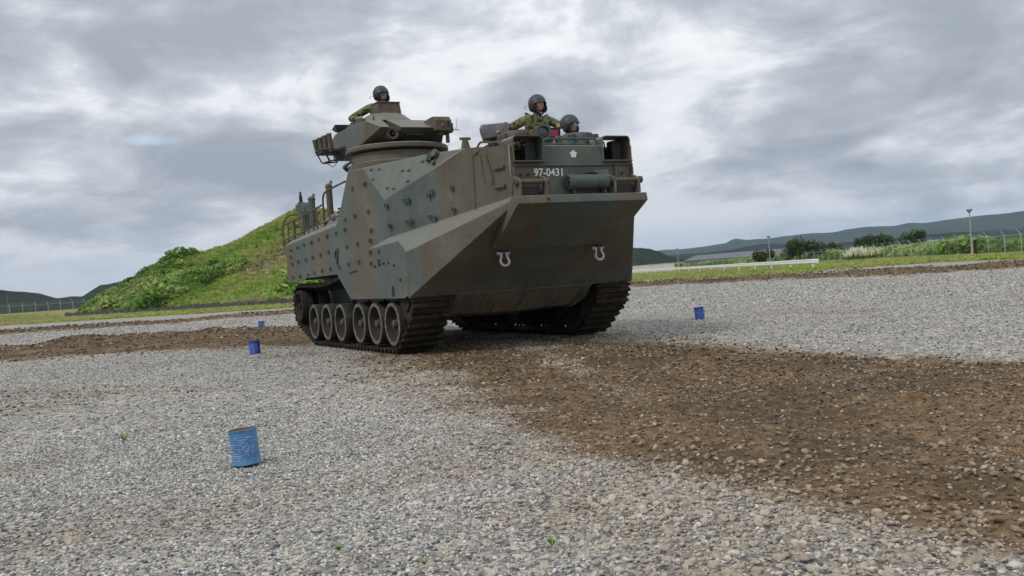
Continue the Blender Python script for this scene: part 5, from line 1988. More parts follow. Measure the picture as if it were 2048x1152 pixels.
def stones_at(n, r0, r1, smin, smax, name, label, dens=None, half=rad(36), sink=0.25, flat=0.8, tlo=None):
    x, y, rr = wedge(n, r0, r1, half)
    z, d, g = ground_h(x, y)
    keep = RS.rand(n) < (dens(x, y, d, g) if dens else 1.0)
    keep &= g < 0.35
    x, y, z, d = x[keep], y[keep], z[keep], d[keep]
    m = len(x)
    s_ = smin+(smax-smin)*RS.rand(m)**2.2
    sc = np.stack([s_, s_, s_*flat], 1)
    rot = np.stack([RS.normal(0, 0.35, m), RS.normal(0, 0.35, m), RS.rand(m)*6.283], 1)
    P = np.stack([x, y, z+s_*sink], 1)
    round_ = (RS.rand(m) < 0.12+0.30*d)
    idx = np.where(round_, RS.randint(6, 12, m), RS.randint(0, 6, m))
    t = RS.rand(m) if tlo is None else tlo+(1-tlo)*RS.rand(m)
    if tlo is not None:
        d = np.clip(d+0.25, 0, 1)
    return scatter(name, P, sc, rot, t, stones, soil=np.clip(d*1.15, 0, 1), idx=idx, label=label)


# fine gravel, coarse near stones, cobbles thrown up by the tracks
stones_at(150000, 2.2, 8.0, 0.005, 0.0125, 'gravel', 'loose pale and blue-grey crushed stones covering the yard', dens=lambda x, y, d, g: np.clip(1.05-1.25*d, 0.04, 1))
stones_at(80000, 7.0, 21.0, 0.009, 0.019, 'gravel_far', 'loose gravel further out around the vehicle', dens=lambda x, y, d, g: np.clip(1.05-1.3*d, 0.03, 1))


stones_at(60000, 20.0, 46.0, 0.018, 0.036, 'gravel_outer', 'gravel of the outer yard', dens=lambda x, y, d, g: np.clip(1.05-1.3*d, 0.03, 1))


def cobble_d(x, y, d, g):
    sd = np.maximum(poly_sd(x, y, DP['swath']), -9)
    edge = np.exp(-((sd+0.10)/0.75)**2)
    right = sstep(9.0, 11.0, x)
    return np.clip(0.01+0.95*edge*(0.30+0.70*right)+0.018*d, 0, 1)


stones_at(36000, 2.4, 9.0, 0.007, 0.026, 'cobbles', 'rounded dusty cobbles pushed up along the edge of the churned earth', dens=cobble_d, sink=0.3, tlo=0.5)
stones_at(12000, 3.0, 20.0, 0.006, 0.020, 'earth_clods', 'half buried pebbles and clods in the brown earth', dens=lambda x, y, d, g: np.clip(d, 0.02, 1), sink=0.15, tlo=0.3)
clod_m = tint_mat('earth_clod', [(0.0, (0.052, 0.037, 0.023)), (0.65, (0.125, 0.093, 0.060)), (0.88, (0.25, 0.20, 0.14)), (1.0, (0.42, 0.37, 0.29))], 0.95)
x, y, rr = wedge(170000, 2.6, 17.0)
z, d, g = ground_h(x, y)
ok = RS.rand(len(x)) < np.clip(d*1.1-0.1, 0, 1)*np.clip(1.3-rr/17, 0.3, 1)
x, y, z, rr = x[ok], y[ok], z[ok], rr[ok]
m = len(x)
s_ = (0.004+0.013*RS.rand(m)**2.5)*np.clip(rr/7, 0.8, 1.6)
scatter('earth_crumbs', np.stack([x, y, z+s_*0.2], 1), np.stack([s_*1.2, s_, s_*0.75], 1), np.stack([RS.normal(0, .4, m), RS.normal(0, .4, m), RS.rand(m)*6.28], 1), RS.rand(m), [stone_mesh(k, clod_m, False) for k in range(5)], label='crumbs of loose brown earth torn up by the tracks')
# crumbly berm lumps in the far bands
def band_lumps():
    xs2, ys2 = [], []
    for k, n in (('rear_band', 12000), ('far_left', 6000), ('far_right', 9000)):
        P = np.array(DP[k])
        x = RS.uniform(P[:, 0].min(), P[:, 0].max(), n*4)
        y = RS.uniform(P[:, 1].min(), P[:, 1].max(), n*4)
        sd = poly_sd(x, y, DP[k])
        ok = np.where((sd > -0.25) & ((np.abs(x) > 3.1) | (np.abs(y) > 2.2)))[0][:n]
        xs2.append(x[ok])
        ys2.append(y[ok])
    x, y = np.concatenate(xs2), np.concatenate(ys2)
    z, d, g = ground_h(x, y)
    m = len(x)
    dist = np.hypot(x-CX, y-CY)
    s_ = (0.008+0.034*RS.rand(m)**3)*np.clip(dist/22, 0.7, 1.7)
    src = [stone_mesh(k, clod_m, False) for k in range(5)]
    scatter('earth_lumps', np.stack([x, y, z+s_*0.2], 1), np.stack([s_*1.2, s_, s_*0.8], 1), np.stack([RS.normal(0, .4, m), RS.normal(0, .4, m), RS.rand(m)*6.28], 1), RS.rand(m), src, label='crumbling lumps of earth along the wheel and track berms')


band_lumps()

# ------------------------------------------------------------------ mound
BASEa = np.array(BASE)
bl = np.concatenate([[0], np.cumsum(np.hypot(*np.diff(BASEa, axis=0).T))])
LB = bl[-1]


def base_pt(t):
    return np.interp(t, bl, BASEa[:, 0]), np.interp(t, bl, BASEa[:, 1])


back = np.array([-0.62, 0.785])   # direction away from the camera
# crest profile by base length: height and depth
cam2 = np.array([CX, CY])
# silhouette seen in the photograph as (azimuth from camera, tangent of elevation)
SIL = [(3.19175, -0.00308), (3.11407, -0.00578), (3.09664, -0.00243), (3.09003, -0.00104), (3.07401, 0.00831), (3.05077, 0.02166), (3.02702, 0.03623), (3.008, 0.04393), (2.99121, 0.04988), (2.96988, 0.05013), (2.96733, 0.05248), (2.95264, 0.05665), (2.93516, 0.06422), (2.90979, 0.07651), (2.88411, 0.08889), (2.87493, 0.09147), (2.85903, 0.08908), (2.82936, 0.07863), (2.78393, 0.06808), (2.74836, 0.05796), (2.70236, 0.04438), (2.62586, 0.0154), (2.54914, -0.00418)]
sa = np.array([q[0] for q in SIL])
se = np.array([q[1] for q in SIL])


def crest(t):
    """crest point behind base parameter t: depth and height so that the skyline fits the place"""
    bx, by = base_pt(t)
    depth = 3.0+26.0*sstep(0, 24, t)
    x, y = bx+back[0]*depth, by+back[1]*depth
    az = np.arctan2(y-CY, x-CX) % (2*math.pi)
    dist = np.hypot(x-CX, y-CY)
    el = np.interp(-az, -sa, se)
    return depth, np.maximum(0.2, el*dist+CH)


def mound_h(t, q):
    """q: 0 at the foot, 1 at the crest, 2 at the back"""
    depth, H = crest(t)
    bx, by = base_pt(t)
    prof = np.where(q <= 1, np.sin(np.clip(q, 0, 1)*math.pi/2)*0.12+np.clip(q, 0, 1)*0.88, 1-(q-1)*0.9)
    x = bx+back[0]*depth*q
    y = by+back[1]*depth*q
    z = H*prof
    amp = np.sin(np.clip(q, 0, 1)*math.pi)
    z = z+amp*(0.7*fbm(x, y, 0.09, 4)+0.3*fbm(x, y, 0.5, 3))-np.clip(q, 0, 1)*(0.45+0.25*sstep(8, 14, t))+0.18*fbm(x, y, 0.9, 3)*np.minimum(1, q*6)
    return x, y, z-0.05


NT2, NQ = 240, 90
T, Q = np.meshgrid(np.linspace(0, LB, NT2), np.linspace(0, 2, NQ))
x, y, z = mound_h(T.ravel(), Q.ravel())
me = bpy.data.meshes.new('mound')
ii, jj = np.meshgrid(np.arange(NQ-1), np.arange(NT2-1), indexing='ij')
quads = np.stack([ii*NT2+jj, ii*NT2+jj+1, (ii+1)*NT2+jj+1, (ii+1)*NT2+jj], -1).reshape(-1, 4)
me.from_pydata(np.stack([x, y, z], 1).tolist(), [], quads.tolist())
me.polygons.foreach_set('use_smooth', [True]*len(me.polygons))
mm, nt, b = new_mat('mound_turf', 0.95, 0.1)
g = N(nt, 'ShaderNodeNewGeometry')
n1 = noise_(nt, g.outputs['Position'], 0.16, 6.0, 0.62)
n2 = noise_(nt, g.outputs['Position'], 1.7, 6.0, 0.7)
c = ramp_(nt, n1.outputs[0], [(0.32, (0.055, 0.10, 0.020)), (0.48, (0.10, 0.16, 0.032)), (0.60, (0.17, 0.19, 0.05)), (0.72, (0.21, 0.185, 0.07))])
c = mix_(nt, 1.0, c, ramp_(nt, n2.outputs[0], [(0.3, 0.5), (0.7, 1.4)]), 'MULTIPLY')
nt.links.new(c, b.inputs['Base Color'])
bump_(nt, b, n2.outputs[0], 0.9, 0.5)
me.materials.append(mm)
mo = obj_from_mesh('mound', me)
tag(mo, 'steep green earth mound overgrown with grass and weeds behind the vehicle', kind='structure')


def leaf_clump(k, mat, n, h, w, blade):
    """a clump of leaf or grass blades"""
    mb = MB()
    for i in range(n):
        a = rnd.random()*6.283
        rr = w*math.sqrt(rnd.random())
        if blade:
            bx, by = 0.35*rr*math.cos(a), 0.35*rr*math.sin(a)
            hh = h*rnd.uniform(0.55, 1.05)
            lx, ly = rr*math.cos(a)*1.1, rr*math.sin(a)*1.1
            wd = 0.035+0.02*rnd.random()
            ox, oy = -math.sin(a)*wd, math.cos(a)*wd
            mb.add([(bx-ox, by-oy, 0), (bx+ox, by+oy, 0), (bx+lx*0.45+ox*0.8, by+ly*0.45+oy*0.8, hh*0.7), (bx+lx*0.45-ox*0.8, by+ly*0.45-oy*0.8, hh*0.7), (bx+lx, by+ly, hh)],
                   [(0, 1, 2, 3), (3, 2, 4)])
        else:
            zc = h*(0.25+0.75*rnd.random())
            rr2 = rr*math.sqrt(max(0.1, 1-((zc/h-0.4)/0.75)**2))
            c = Vector((rr2*math.cos(a), rr2*math.sin(a), zc))
            e = Euler((rnd.uniform(-0.9, 0.9), rnd.uniform(-0.9, 0.9), rnd.random()*6.28)).to_matrix()
            L = rnd.uniform(0.10, 0.19)
            wv = L*rnd.uniform(0.35, 0.6)
            mb.add([c+e @ Vector((-L, 0, 0)), c+e @ Vector((0, -wv, 0.03)), c+e @ Vector((L, 0, 0)), c+e @ Vector((0, wv, 0.03))], [(0, 1, 2), (0, 2, 3)])
    return mb.mesh('clump', mat, None, fix=False)


def leaf_mat(name, stops):
    m, nt, b = new_mat(name, 0.7, 0.25)
    a = N(nt, 'ShaderNodeAttribute')
    a.attribute_type = 'INSTANCER'
    a.attribute_name = 'tint'
    c = ramp_(nt, a.outputs['Fac'], stops)
    g = N(nt, 'ShaderNodeNewGeometry')
    n_ = noise_(nt, g.outputs['Position'], 3.0, 3.0, 0.6)
    c = mix_(nt, 1.0, c, ramp_(nt, n_.outputs[0], [(0.3, 0.7), (0.7, 1.3)]), 'MULTIPLY')
    nt.links.new(c, b.inputs['Base Color'])
    tr = N(nt, 'ShaderNodeBsdfTranslucent')
    nt.links.new(c, tr.inputs[0])
    mx = N(nt, 'ShaderNodeMixShader')
    mx.inputs[0].default_value = 0.3
    nt.links.new(b.outputs[0], mx.inputs[1])
    nt.links.new(tr.outputs[0], mx.inputs[2])
    nt.links.new(mx.outputs[0], nt.nodes['Material Output'].inputs[0])
    return m


GREEN = [(0.0, (0.075, 0.15, 0.034)), (0.3, (0.165, 0.29, 0.058)), (0.6, (0.28, 0.41, 0.09)), (0.8, (0.38, 0.47, 0.15)), (1.0, (0.32, 0.36, 0.15))]
leafm = leaf_mat('weed_leaves', GREEN)
bladem = leaf_mat('grass_blades', [(0.0, (0.19, 0.33, 0.055)), (0.45, (0.37, 0.49, 0.115)), (0.7, (0.52, 0.52, 0.21)), (0.9, (0.30, 0.26, 0.11)), (1.0, (0.50, 0.46, 0.32))])
clumps = [leaf_clump(k, leafm, 95, 0.9, 0.55, False) for k in range(4)]
tufts = [leaf_clump(k, bladem, 34, 1.0, 0.45, True) for k in range(4)]

# grass all over the mound
n = 26000
t = RS.rand(n)*LB
q = RS.rand(n)**0.9*1.12
x, y, z = mound_h(t, q)
tn = np.clip(0.5+1.0*fbm(x, y, 0.11, 3)+0.15*RS.randn(n)+0.30*sstep(0.45, 0.95, q)*sstep(9, 17, t)+0.12*sstep(16, 24, t)+0.35*sstep(0.14, 0.0, q), 0, 1)
s_ = 0.45+0.35*RS.rand(n)
scatter('mound_grass', np.stack([x, y, z-0.05], 1), np.stack([s_, s_, s_*0.75], 1), np.stack([RS.normal(0, .15, n), RS.normal(0, .15, n), RS.rand(n)*6.28], 1), tn, tufts, label='long green and yellowing grass covering the mound')
# weeds and low shrubs, denser on the lower left half
n = 30000
t = RS.rand(n)*LB
q = RS.rand(n)*1.06
x, y, z = mound_h(t, q)
dens = 0.22+1.5*fbm(x+30, y, 0.12, 3)+0.60*(1-sstep(12, 28, t))-1.4*sstep(0.35, 0.60, q)*sstep(8, 13, t)-0.35*sstep(16, 26, t)
ok = RS.rand(n) < dens
x, y, z, t, q = x[ok], y[ok], z[ok], t[ok], q[ok]
m = len(x)
tn = np.clip(0.45+1.0*fbm(x+7, y+2, 0.2, 3)+0.15*RS.randn(m)+0.15*sstep(0.10, 0.3, fbm(x+50, y, 0.06, 2))*RS.rand(m), 0, 1)
s_ = (0.35+0.65*sstep(0, 12, t))*(0.4+1.1*RS.rand(m)**2.4)*(1+1.1*sstep(0.10, 0.35, fbm(x+80, y+10, 0.25, 2)))
scatter('mound_weeds', np.stack([x, y, z-0.12], 1), np.stack([s_, s_, s_*0.85], 1), np.stack([RS.normal(0, .2, m), RS.normal(0, .2, m), RS.rand(m)*6.28], 1), tn, clumps, label='leafy weeds and knotweed covering the mound slope')

# a few taller bushes standing out of the slope and its skyline
for (tb_, qb, sb2) in ((8.7, 1.0, 1.7), (7.2, 0.97, 1.3), (6.0, 0.95, 1.2), (4.5, 0.95, 1.1), (12, 0.6, 1.4), (15, 0.35, 1.3), (20, 0.25, 1.4), (10, 0.5, 1.3)):
    n = 7
    t = np.clip(tb_+RS.normal(0, 0.35, n), 0.2, LB)
    q = np.clip(qb+RS.normal(0, 0.03, n), 0, 1.05)
    x, y, z = mound_h(t, q)
    s_ = sb2*(0.7+0.4*RS.rand(n))
    so_ = scatter('bush', np.stack([x, y, z-0.2], 1), np.stack([s_, s_, s_*0.9], 1), np.stack([RS.normal(0, .2, n), RS.normal(0, .2, n), RS.rand(n)*6.28], 1), np.clip(0.26+0.12*RS.randn(n), 0, 1), clumps, kind=None)
    tag(so_, {8.7: 'tallest dark bush, standing on the skyline of the mound', 12: 'dark green bush on the mound slope below the tallest skyline bush', 15: 'low bush on the lower slope of the mound', 20: 'bush nearest the foot of the mound, close to the rear of the vehicle', 10: 'rounded bush halfway up the weedy left half of the mound', 7.2: 'small bush on the skyline left of the tallest one', 6.0: 'smaller skyline bush further down the crest of the mound', 4.5: 'lowest and leftmost bush along the crest of the mound'}[tb_], 'bush', 'bushes on the mound')

# dark stone edging along the foot of the mound
mb = MB()
tt = 0.0
er = empty('stone_edging', (BASE[0][0], BASE[0][1], 0), 0, 'row of dark stones along the foot of the green mound', 'stone edging')
edge_m = worn('dark_edging_stone', (0.055, 0.05, 0.048), (0.15, 0.14, 0.135), 0.9, 0.2, 0, 4.0, 1.0, 0.6)
while tt < LB-0.5:
    L = rnd.uniform(0.45, 0.8)
    bx, by = base_pt(tt+L/2)
    bx2, by2 = base_pt(min(LB, tt+L))
    dv = Vector((bx2-bx, by2-by, 0)).normalized()
    nv = Vector((-dv.y, dv.x, 0))
    cpt = Vector((bx, by, 0))-nv*1.0*(1 if nv.y > 0 else -1)
    mb = MB()
    hw, hhh = L*0.49, rnd.uniform(0.20, 0.28)
    pts = []
    for a in (-hw, hw):
        for b2 in (-0.22, 0.22):
            pts.append(cpt+dv*a+nv*b2+Vector((0, 0, -0.05)))
            pts.append(cpt+dv*a*rnd.uniform(0.8, 0.97)+nv*b2*0.75+Vector((0, 0, hhh*2*rnd.uniform(0.85, 1.1))))
    mb.hull(pts)
    mb.v = [tuple(Vector(q_)-er.location) for q_ in mb.v]
    mb.build('stone', edge_m, er, smooth=None)
    tt += L

# ------------------------------------------------------------------ hills
def hill(name, sil, dist, depth, colstops, label, rough_amp=0.06, bumpscale=0.02, segs=260):
    """sil: (azimuth, tan elevation) of the skyline seen from the gravel; built as a real ridge with slopes on both sides"""
    az0 = np.array([q[0] for q in sil])
    e0 = np.array([q[1] for q in sil])
    o = np.argsort(az0)
    az0, e0 = az0[o], e0[o]
    A = np.linspace(az0[0], az0[-1], segs)
    E = np.interp(A, az0, e0)
    rows = 26
    V = []
    for i in range(rows):
        q = i/(rows-1)*2-1      # -1 front foot, 0 crest, 1 back foot
        D = dist+depth*q
        X = CX+D*np.cos(A)
        Y = CY+D*np.sin(A)
        H = np.maximum(E*dist+CH, 0.5)
        prof = (math.cos(q*math.pi)*0.5+0.5)**0.85
        hgt = H*prof
        nz = fbm(X, Y, 1.0/(depth*0.9), 5, 0.55)
        ridge = 1-2*np.abs(fbm(X+999, Y, 1.0/(depth*0.55), 3))
        hgt = hgt+H*(0.38*nz+0.16*(ridge-0.75))*prof*(1.0 if q < -0.02 else 0.25)*min(1.0, abs(q)*4)
        hgt = hgt+H*rough_amp*fbm(X, Y, 8.0/depth, 4, 0.6)*prof
        V.append(np.stack([X, Y, hgt-0.8], 1))
    V = np.concatenate(V)
    me = bpy.data.meshes.new(name)
    ii, jj = np.meshgrid(np.arange(rows-1), np.arange(segs-1), indexing='ij')
    quads = np.stack([ii*segs+jj, ii*segs+jj+1, (ii+1)*segs+jj+1, (ii+1)*segs+jj], -1).reshape(-1, 4)
    me.from_pydata(V.tolist(), [], quads.tolist())
    me.polygons.foreach_set('use_smooth', [True]*len(me.polygons))
    m, nt, b = new_mat(name+'_forest', 0.95, 0.1)
    g = N(nt, 'ShaderNodeNewGeometry')
    n1 = noise_(nt, g.outputs['Position'], bumpscale*0.28, 6.0, 0.62)
    n2 = noise_(nt, g.outputs['Position'], bumpscale*3.0, 8.0, 0.72)
    c = ramp_(nt, n1.outputs[0], colstops)
    c = mix_(nt, 1.0, c, ramp_(nt, n2.outputs[0], [(0.35, 0.35), (0.65, 1.5)]), 'MULTIPLY')
    nt.links.new(c, b.inputs['Base Color'])
    bump_(nt, b, n2.outputs[0], 1.0, 0.25/bumpscale)
    me.materials.append(m)
    ho = obj_from_mesh(name, me)
    tag(ho, label, kind='structure')
    return ho


FOR = [(0.35, (0.010, 0.020, 0.010)), (0.5, (0.015, 0.029, 0.012)), (0.62, (0.021, 0.037, 0.015)), (0.72, (0.026, 0.043, 0.017))]
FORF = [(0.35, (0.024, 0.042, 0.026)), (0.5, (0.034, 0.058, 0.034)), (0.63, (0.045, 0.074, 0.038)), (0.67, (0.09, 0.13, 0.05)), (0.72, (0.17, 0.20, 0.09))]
HS = {'left': [(3.62706, 0.0009), (3.50528, 0.01587), (3.33948, 0.02569), (3.23578, 0.02491), (3.19779, 0.02366), (3.15809, 0.02139), (3.15001, 0.01991), (3.13814, 0.01814), (3.12531, 0.01583), (3.11082, 0.01054), (3.1, 0.01164), (3.0892, 0.01086), (3.08006, 0.01643), (3.07321, 0.01981), (3.06202, 0.02097), (3.0461, 0.02378), (3.02784, 0.02452), (2.98157, 0.01942), (2.93479, 0.00105)], 'near': [(2.62586, 0.0154), (2.58358, 0.0228), (2.55739, 0.02609), (2.53383, 0.02329), (2.52262, 0.02194), (2.51172, 0.01646), (2.50387, 0.01174), (2.49192, 0.00777), (2.4779, 0.00519), (2.46202, 0.00147), (2.44718, -0.00115)], 'mid': [(2.57432, 0.00647), (2.52241, 0.01), (2.50187, 0.01108), (2.48659, 0.0115), (2.46534, 0.01197), (2.44123, 0.01323), (2.43122, 0.01451), (2.40159, 0.01628), (2.37276, 0.01303), (2.34433, 0.01131), (2.29429, 0.01175), (2.27081, 0.01276), (2.25311, 0.01274), (2.21855, 0.01222), (2.17362, 0.0121), (2.07693, 0.01061), (1.94608, 0.00437), (1.83953, 0.00134)], 'far': [(2.59986, 0.01353), (2.50762, 0.01668), (2.49338, 0.01613), (2.47104, 0.01702), (2.44486, 0.01862), (2.43967, 0.02179), (2.43464, 0.02267), (2.42976, 0.02153), (2.42392, 0.02005), (2.41503, 0.02037), (2.40133, 0.02031), (2.39151, 0.02155), (2.36253, 0.02322), (2.34173, 0.02251), (2.32757, 0.02431), (2.31177, 0.02495), (2.28274, 0.02296), (2.27639, 0.02387), (2.27011, 0.02429), (2.25688, 0.02314), (2.235, 0.02407), (2.21783, 0.02442), (2.19684, 0.02345), (2.17297, 0.02357), (2.11332, 0.02287), (2.04115, 0.02003), (1.88955, 0.01373), (1.75287, 0.00237), (1.63742, 0.0013)]}
hill('hill_left', HS['left'], 1150, 260, FOR, 'low wooded hills on the left horizon', 0.10, 0.05)
hill('hill_near_right', HS['near'], 950, 200, FOR, 'dark green wooded hill just right of the vehicle', 0.10, 0.05)
hill('ridge_middle', HS['mid'], 2300, 500, [(p_, tuple(v_*0.6 for v_ in c_)) for p_, c_ in FOR], 'dark forested lower ridge beyond the fence', 0.10, 0.02)
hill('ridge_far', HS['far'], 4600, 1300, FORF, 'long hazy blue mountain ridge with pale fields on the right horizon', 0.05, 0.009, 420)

# ------------------------------------------------------------------ trees and shrubs in the middle distance
def tree(cx, cy, h, w, label, name='broadleaf_tree', tone=0.3, flat=0.75, group=None):
    root = empty(name, (cx, cy, 0), rnd.random()*6, label, 'tree', group)
    mb = MB()
    mb.tube([(0, 0, -0.2), (0.05, 0, h*0.3), (0.0, 0.05, h*0.6), (0.1, 0, h*0.85)], [0.16, 0.12, 0.08, 0.04], 8)
    for k in range(6):
        a = k*1.05+rnd.random()
        mb.tube([(0, 0, h*(0.3+0.06*k)), (w*0.25*math.cos(a), w*0.25*math.sin(a), h*(0.5+0.05*k)), (w*0.42*math.cos(a), w*0.42*math.sin(a), h*(0.6+0.05*k))], [0.06, 0.04, 0.02], 6)
    mb.build('trunk', M['bark'], root)
    blobs = [(Vector((rnd.uniform(-.36, .36)*w, rnd.uniform(-.36, .36)*w, h*rnd.uniform(0.42, 0.86))), rnd.uniform(0.16, 0.30)*w) for _ in range(11)]
    mb = MB()
    for i in range(3400):
        c, r_ = blobs[rnd.randrange(len(blobs))]
        d = Vector((rnd.gauss(0, 1), rnd.gauss(0, 1), rnd.gauss(0, 0.8))).normalized()
        p = c+d*r_*(rnd.random()**0.4)*Vector((1, 1, flat)).length/1.6
        L = rnd.uniform(0.09, 0.20)*max(1, h/4)
        e = Euler((rnd.uniform(-1, 1), rnd.uniform(-1, 1), rnd.random()*6.28)).to_matrix()
        mb.add([p+e @ Vector((-L, 0, 0)), p+e @ Vector((0, -L*0.6, 0)), p+e @ Vector((L, 0, 0)), p+e @ Vector((0, L*0.6, 0))], [(0, 1, 2), (0, 2, 3)])
    mb.build('crown', M['crown'], root, smooth=None, fix=False)
    return root


M['bark'] = worn('bark', (0.07, 0.05, 0.035), (0.13, 0.10, 0.07), 0.9)
cm, nt, b = new_mat('tree_leaves', 0.75, 0.2)
g = N(nt, 'ShaderNodeNewGeometry')
n_ = noise_(nt, g.outputs['Position'], 0.9, 5.0, 0.65)
c = ramp_(nt, n_.outputs[0], [(0.35, (0.04, 0.07, 0.025)), (0.6, (0.08, 0.12, 0.04)), (0.72, (0.12, 0.16, 0.05))])
nt.links.new(c, b.inputs['Base Color'])
M['crown'] = cm


def azpt(u, d):
    """ground point at distance d in the direction that the photograph's column u looks, at eye level (constants baked from the survey)"""
    a = 2.666754 - math.atan((u-1024)/1912.46*1.0025)
    return CX+d*math.cos(a), CY+d*math.sin(a)


TREES = [(1530, 170, 3.0, 4.6, 'small dark bush-like tree left of the middle lamp post behind the fence'),
         (1600, 150, 4.6, 5.6, 'round dark tree behind the fence right of the middle lamp post'),
         (1632, 165, 3.8, 5.5, 'lower tree touching the right side of the round dark tree'),
         (1728, 150, 4.1, 4.6, 'dark tree behind the fence left of the pale plume grass'),
         (1762, 160, 4.4, 5.0, 'broad tree behind the fence above the pale plume grass'),
         (1668, 170, 3.8, 4.0, 'small tree behind the fence in the gap left of the plume grass'),
         (1826, 160, 4.6, 5.0, 'single rounded olive tree behind the fence right of the plume grass')]
for u_, d_, h_, w_, lab in TREES:
    x, y = azpt(u_, d_)
    tree(x, y, h_*0.80, w_*0.75, lab, group='trees behind the perimeter fence')

FEN = [(-20.67, 54.38), (-29.08, 60.95), (-37.76, 67.15), (-67.66, 86.76), (-94.54, 104.06), (-132.28, 122.28), (-172.42, 137.99), (-224.43, 158.29), (-302.79, 184.29)]
# shrub thicket behind the right fence
n = 14000
fa = np.array(FEN)
fl = np.concatenate([[0], np.cumsum(np.hypot(*np.diff(fa, axis=0).T))])
t = RS.rand(n)**0.8*230
fx = np.interp(t, fl, fa[:, 0])
fy = np.interp(t, fl, fa[:, 1])
off = 1.5+RS.rand(n)*24
x = fx-0.40*off
y = fy+0.917*off
dens = 0.85+1.2*fbm(x, y, 0.07, 3)
az_ = np.arctan2(y-CY, x-CX)
ok = RS.rand(n) < dens
x, y, off = x[ok], y[ok], off[ok]
m = len(x)
s_ = (0.8+0.8*RS.rand(m))*(0.75+0.7*np.clip(fbm(x, y, 0.12, 3)+0.25, 0, 1))
scatter('shrub_thicket', np.stack([x, y, np.full(m, -0.2)], 1), np.stack([s_*1.5, s_*1.5, s_*1.15], 1), np.stack([RS.normal(0, .2, m), RS.normal(0, .2, m), RS.rand(m)*6.28], 1), np.clip(0.55+0.7*fbm(x, y, 0.1, 3)+0.12*RS.randn(m), 0, 0.85), clumps, label='green thicket of shrubs behind the perimeter fence')
# grass fringe and dry grass along strips
n = 26000
xx, yy = [], []
for k, cnt in (('left', 9000), ('right', 12000)):
    P = np.array(GP[k])
    P = P[np.abs(P[:, 0]) < 150]
    x = RS.uniform(P[:, 0].min(), P[:, 0].max(), cnt*5)
    y = RS.uniform(P[:, 1].min(), P[:, 1].max(), cnt*5)
    sd = poly_sd(x, y, GP[k])
    okk = np.where((sd > -0.3) & (np.hypot(x-CX, y-CY) < 170))[0][:cnt]
    xx.append(x[okk])
    yy.append(y[okk])
# strip along the fence
t = RS.rand(7000)*180
off = RS.rand(7000)*5-3.2
xx.append(np.interp(t, fl, fa[:, 0])-0.40*off)
yy.append(np.interp(t, fl, fa[:, 1])+0.917*off)
x, y = np.concatenate(xx), np.concatenate(yy)
z, d, g_ = ground_h(x, y)
m = len(x)
s_ = 0.10+0.16*RS.rand(m)**2
scatter('verge_grass', np.stack([x, y, z-0.02], 1), np.stack([s_*1.3, s_*1.3, s_], 1), np.stack([RS.normal(0, .15, m), RS.normal(0, .15, m), RS.rand(m)*6.28], 1), np.clip(0.68+0.9*fbm(x, y, 0.15, 3)+0.15*RS.randn(m), 0, 0.96), tufts, label='short green and straw coloured grass on the verges')


# pampas grass
def plume_clump(cx, cy, w, h, n, label, mat, name='plume_grass'):
    root = empty(name, (cx, cy, 0), 0, label, 'ornamental grass')
    mb = MB()
    mg = MB()
    for i in range(n):
        a = rnd.random()*6.28
        rr = math.sqrt(rnd.random())
        bx, by = rr*w*0.5*math.cos(a), rr*w*0.5*math.sin(a)
        hh = h*rnd.uniform(0.65, 1.0)*(1-0.35*rr*rr)
        lx, ly = rnd.uniform(-.25, .25), rnd.uniform(-.25, .25)
        mg.tube([(bx, by, 0), (bx+lx*0.5, by+ly*0.5, hh*0.6)], 0.015, 3)
        mb.tube([(bx+lx*0.4, by+ly*0.4, hh*0.5), (bx+lx*0.7, by+ly*0.7, hh*0.78), (bx+lx*1.3, by+ly*1.3, hh)], [0.05, 0.11, 0.02], 5)
        for q in range(3):
            wd = 0.03
            b0 = rnd.random()*6.28
            mg.add([(bx-wd, by, 0), (bx+wd, by, 0), (bx+0.5*math.cos(b0), by+0.5*math.sin(b0), hh*rnd.uniform(.3, .6))], [(0, 1, 2)])
    mg.build('blades', M['reed'], root, smooth=None, fix=False)
    mb.build('plumes', M[mat], root, smooth=None, fix=False)


M['reed'] = worn('reed_blades', (0.10, 0.15, 0.045), (0.2, 0.24, 0.09), 0.8, 0.2, 0, 2.0, 1.0)
M['plume'] = worn('cream_plumes', (0.50, 0.49, 0.36), (0.68, 0.67, 0.55), 0.9, 0.1, 0, 2.0, 1.0)
M['yplume'] = worn('yellow_flowers', (0.44, 0.46, 0.22), (0.58, 0.58, 0.34), 0.9, 0.1, 0, 2.0, 1.0)
for (u_, d_, w_, h_, n_, lab, mt) in ((1716, 131, 3.6, 1.9, 160, 'left and larger clump of cream pampas plumes behind the fence', 'plume'),
                                      (1752, 129, 3.2, 1.8, 120, 'right, yellower clump of pampas plumes behind the fence', 'yplume'),
                                      (1545, 190, 6.0, 1.9, 110, 'yellowish flowering clump above the middle of the guardrail', 'yplume'),
                                      (1566, 186, 4.5, 1.7, 80, 'yellowish flowering clump above the right part of the guardrail', 'yplume')):
    x, y = azpt(u_, d_)
    plume_clump(x, y, w_, h_, n_, lab, mt)

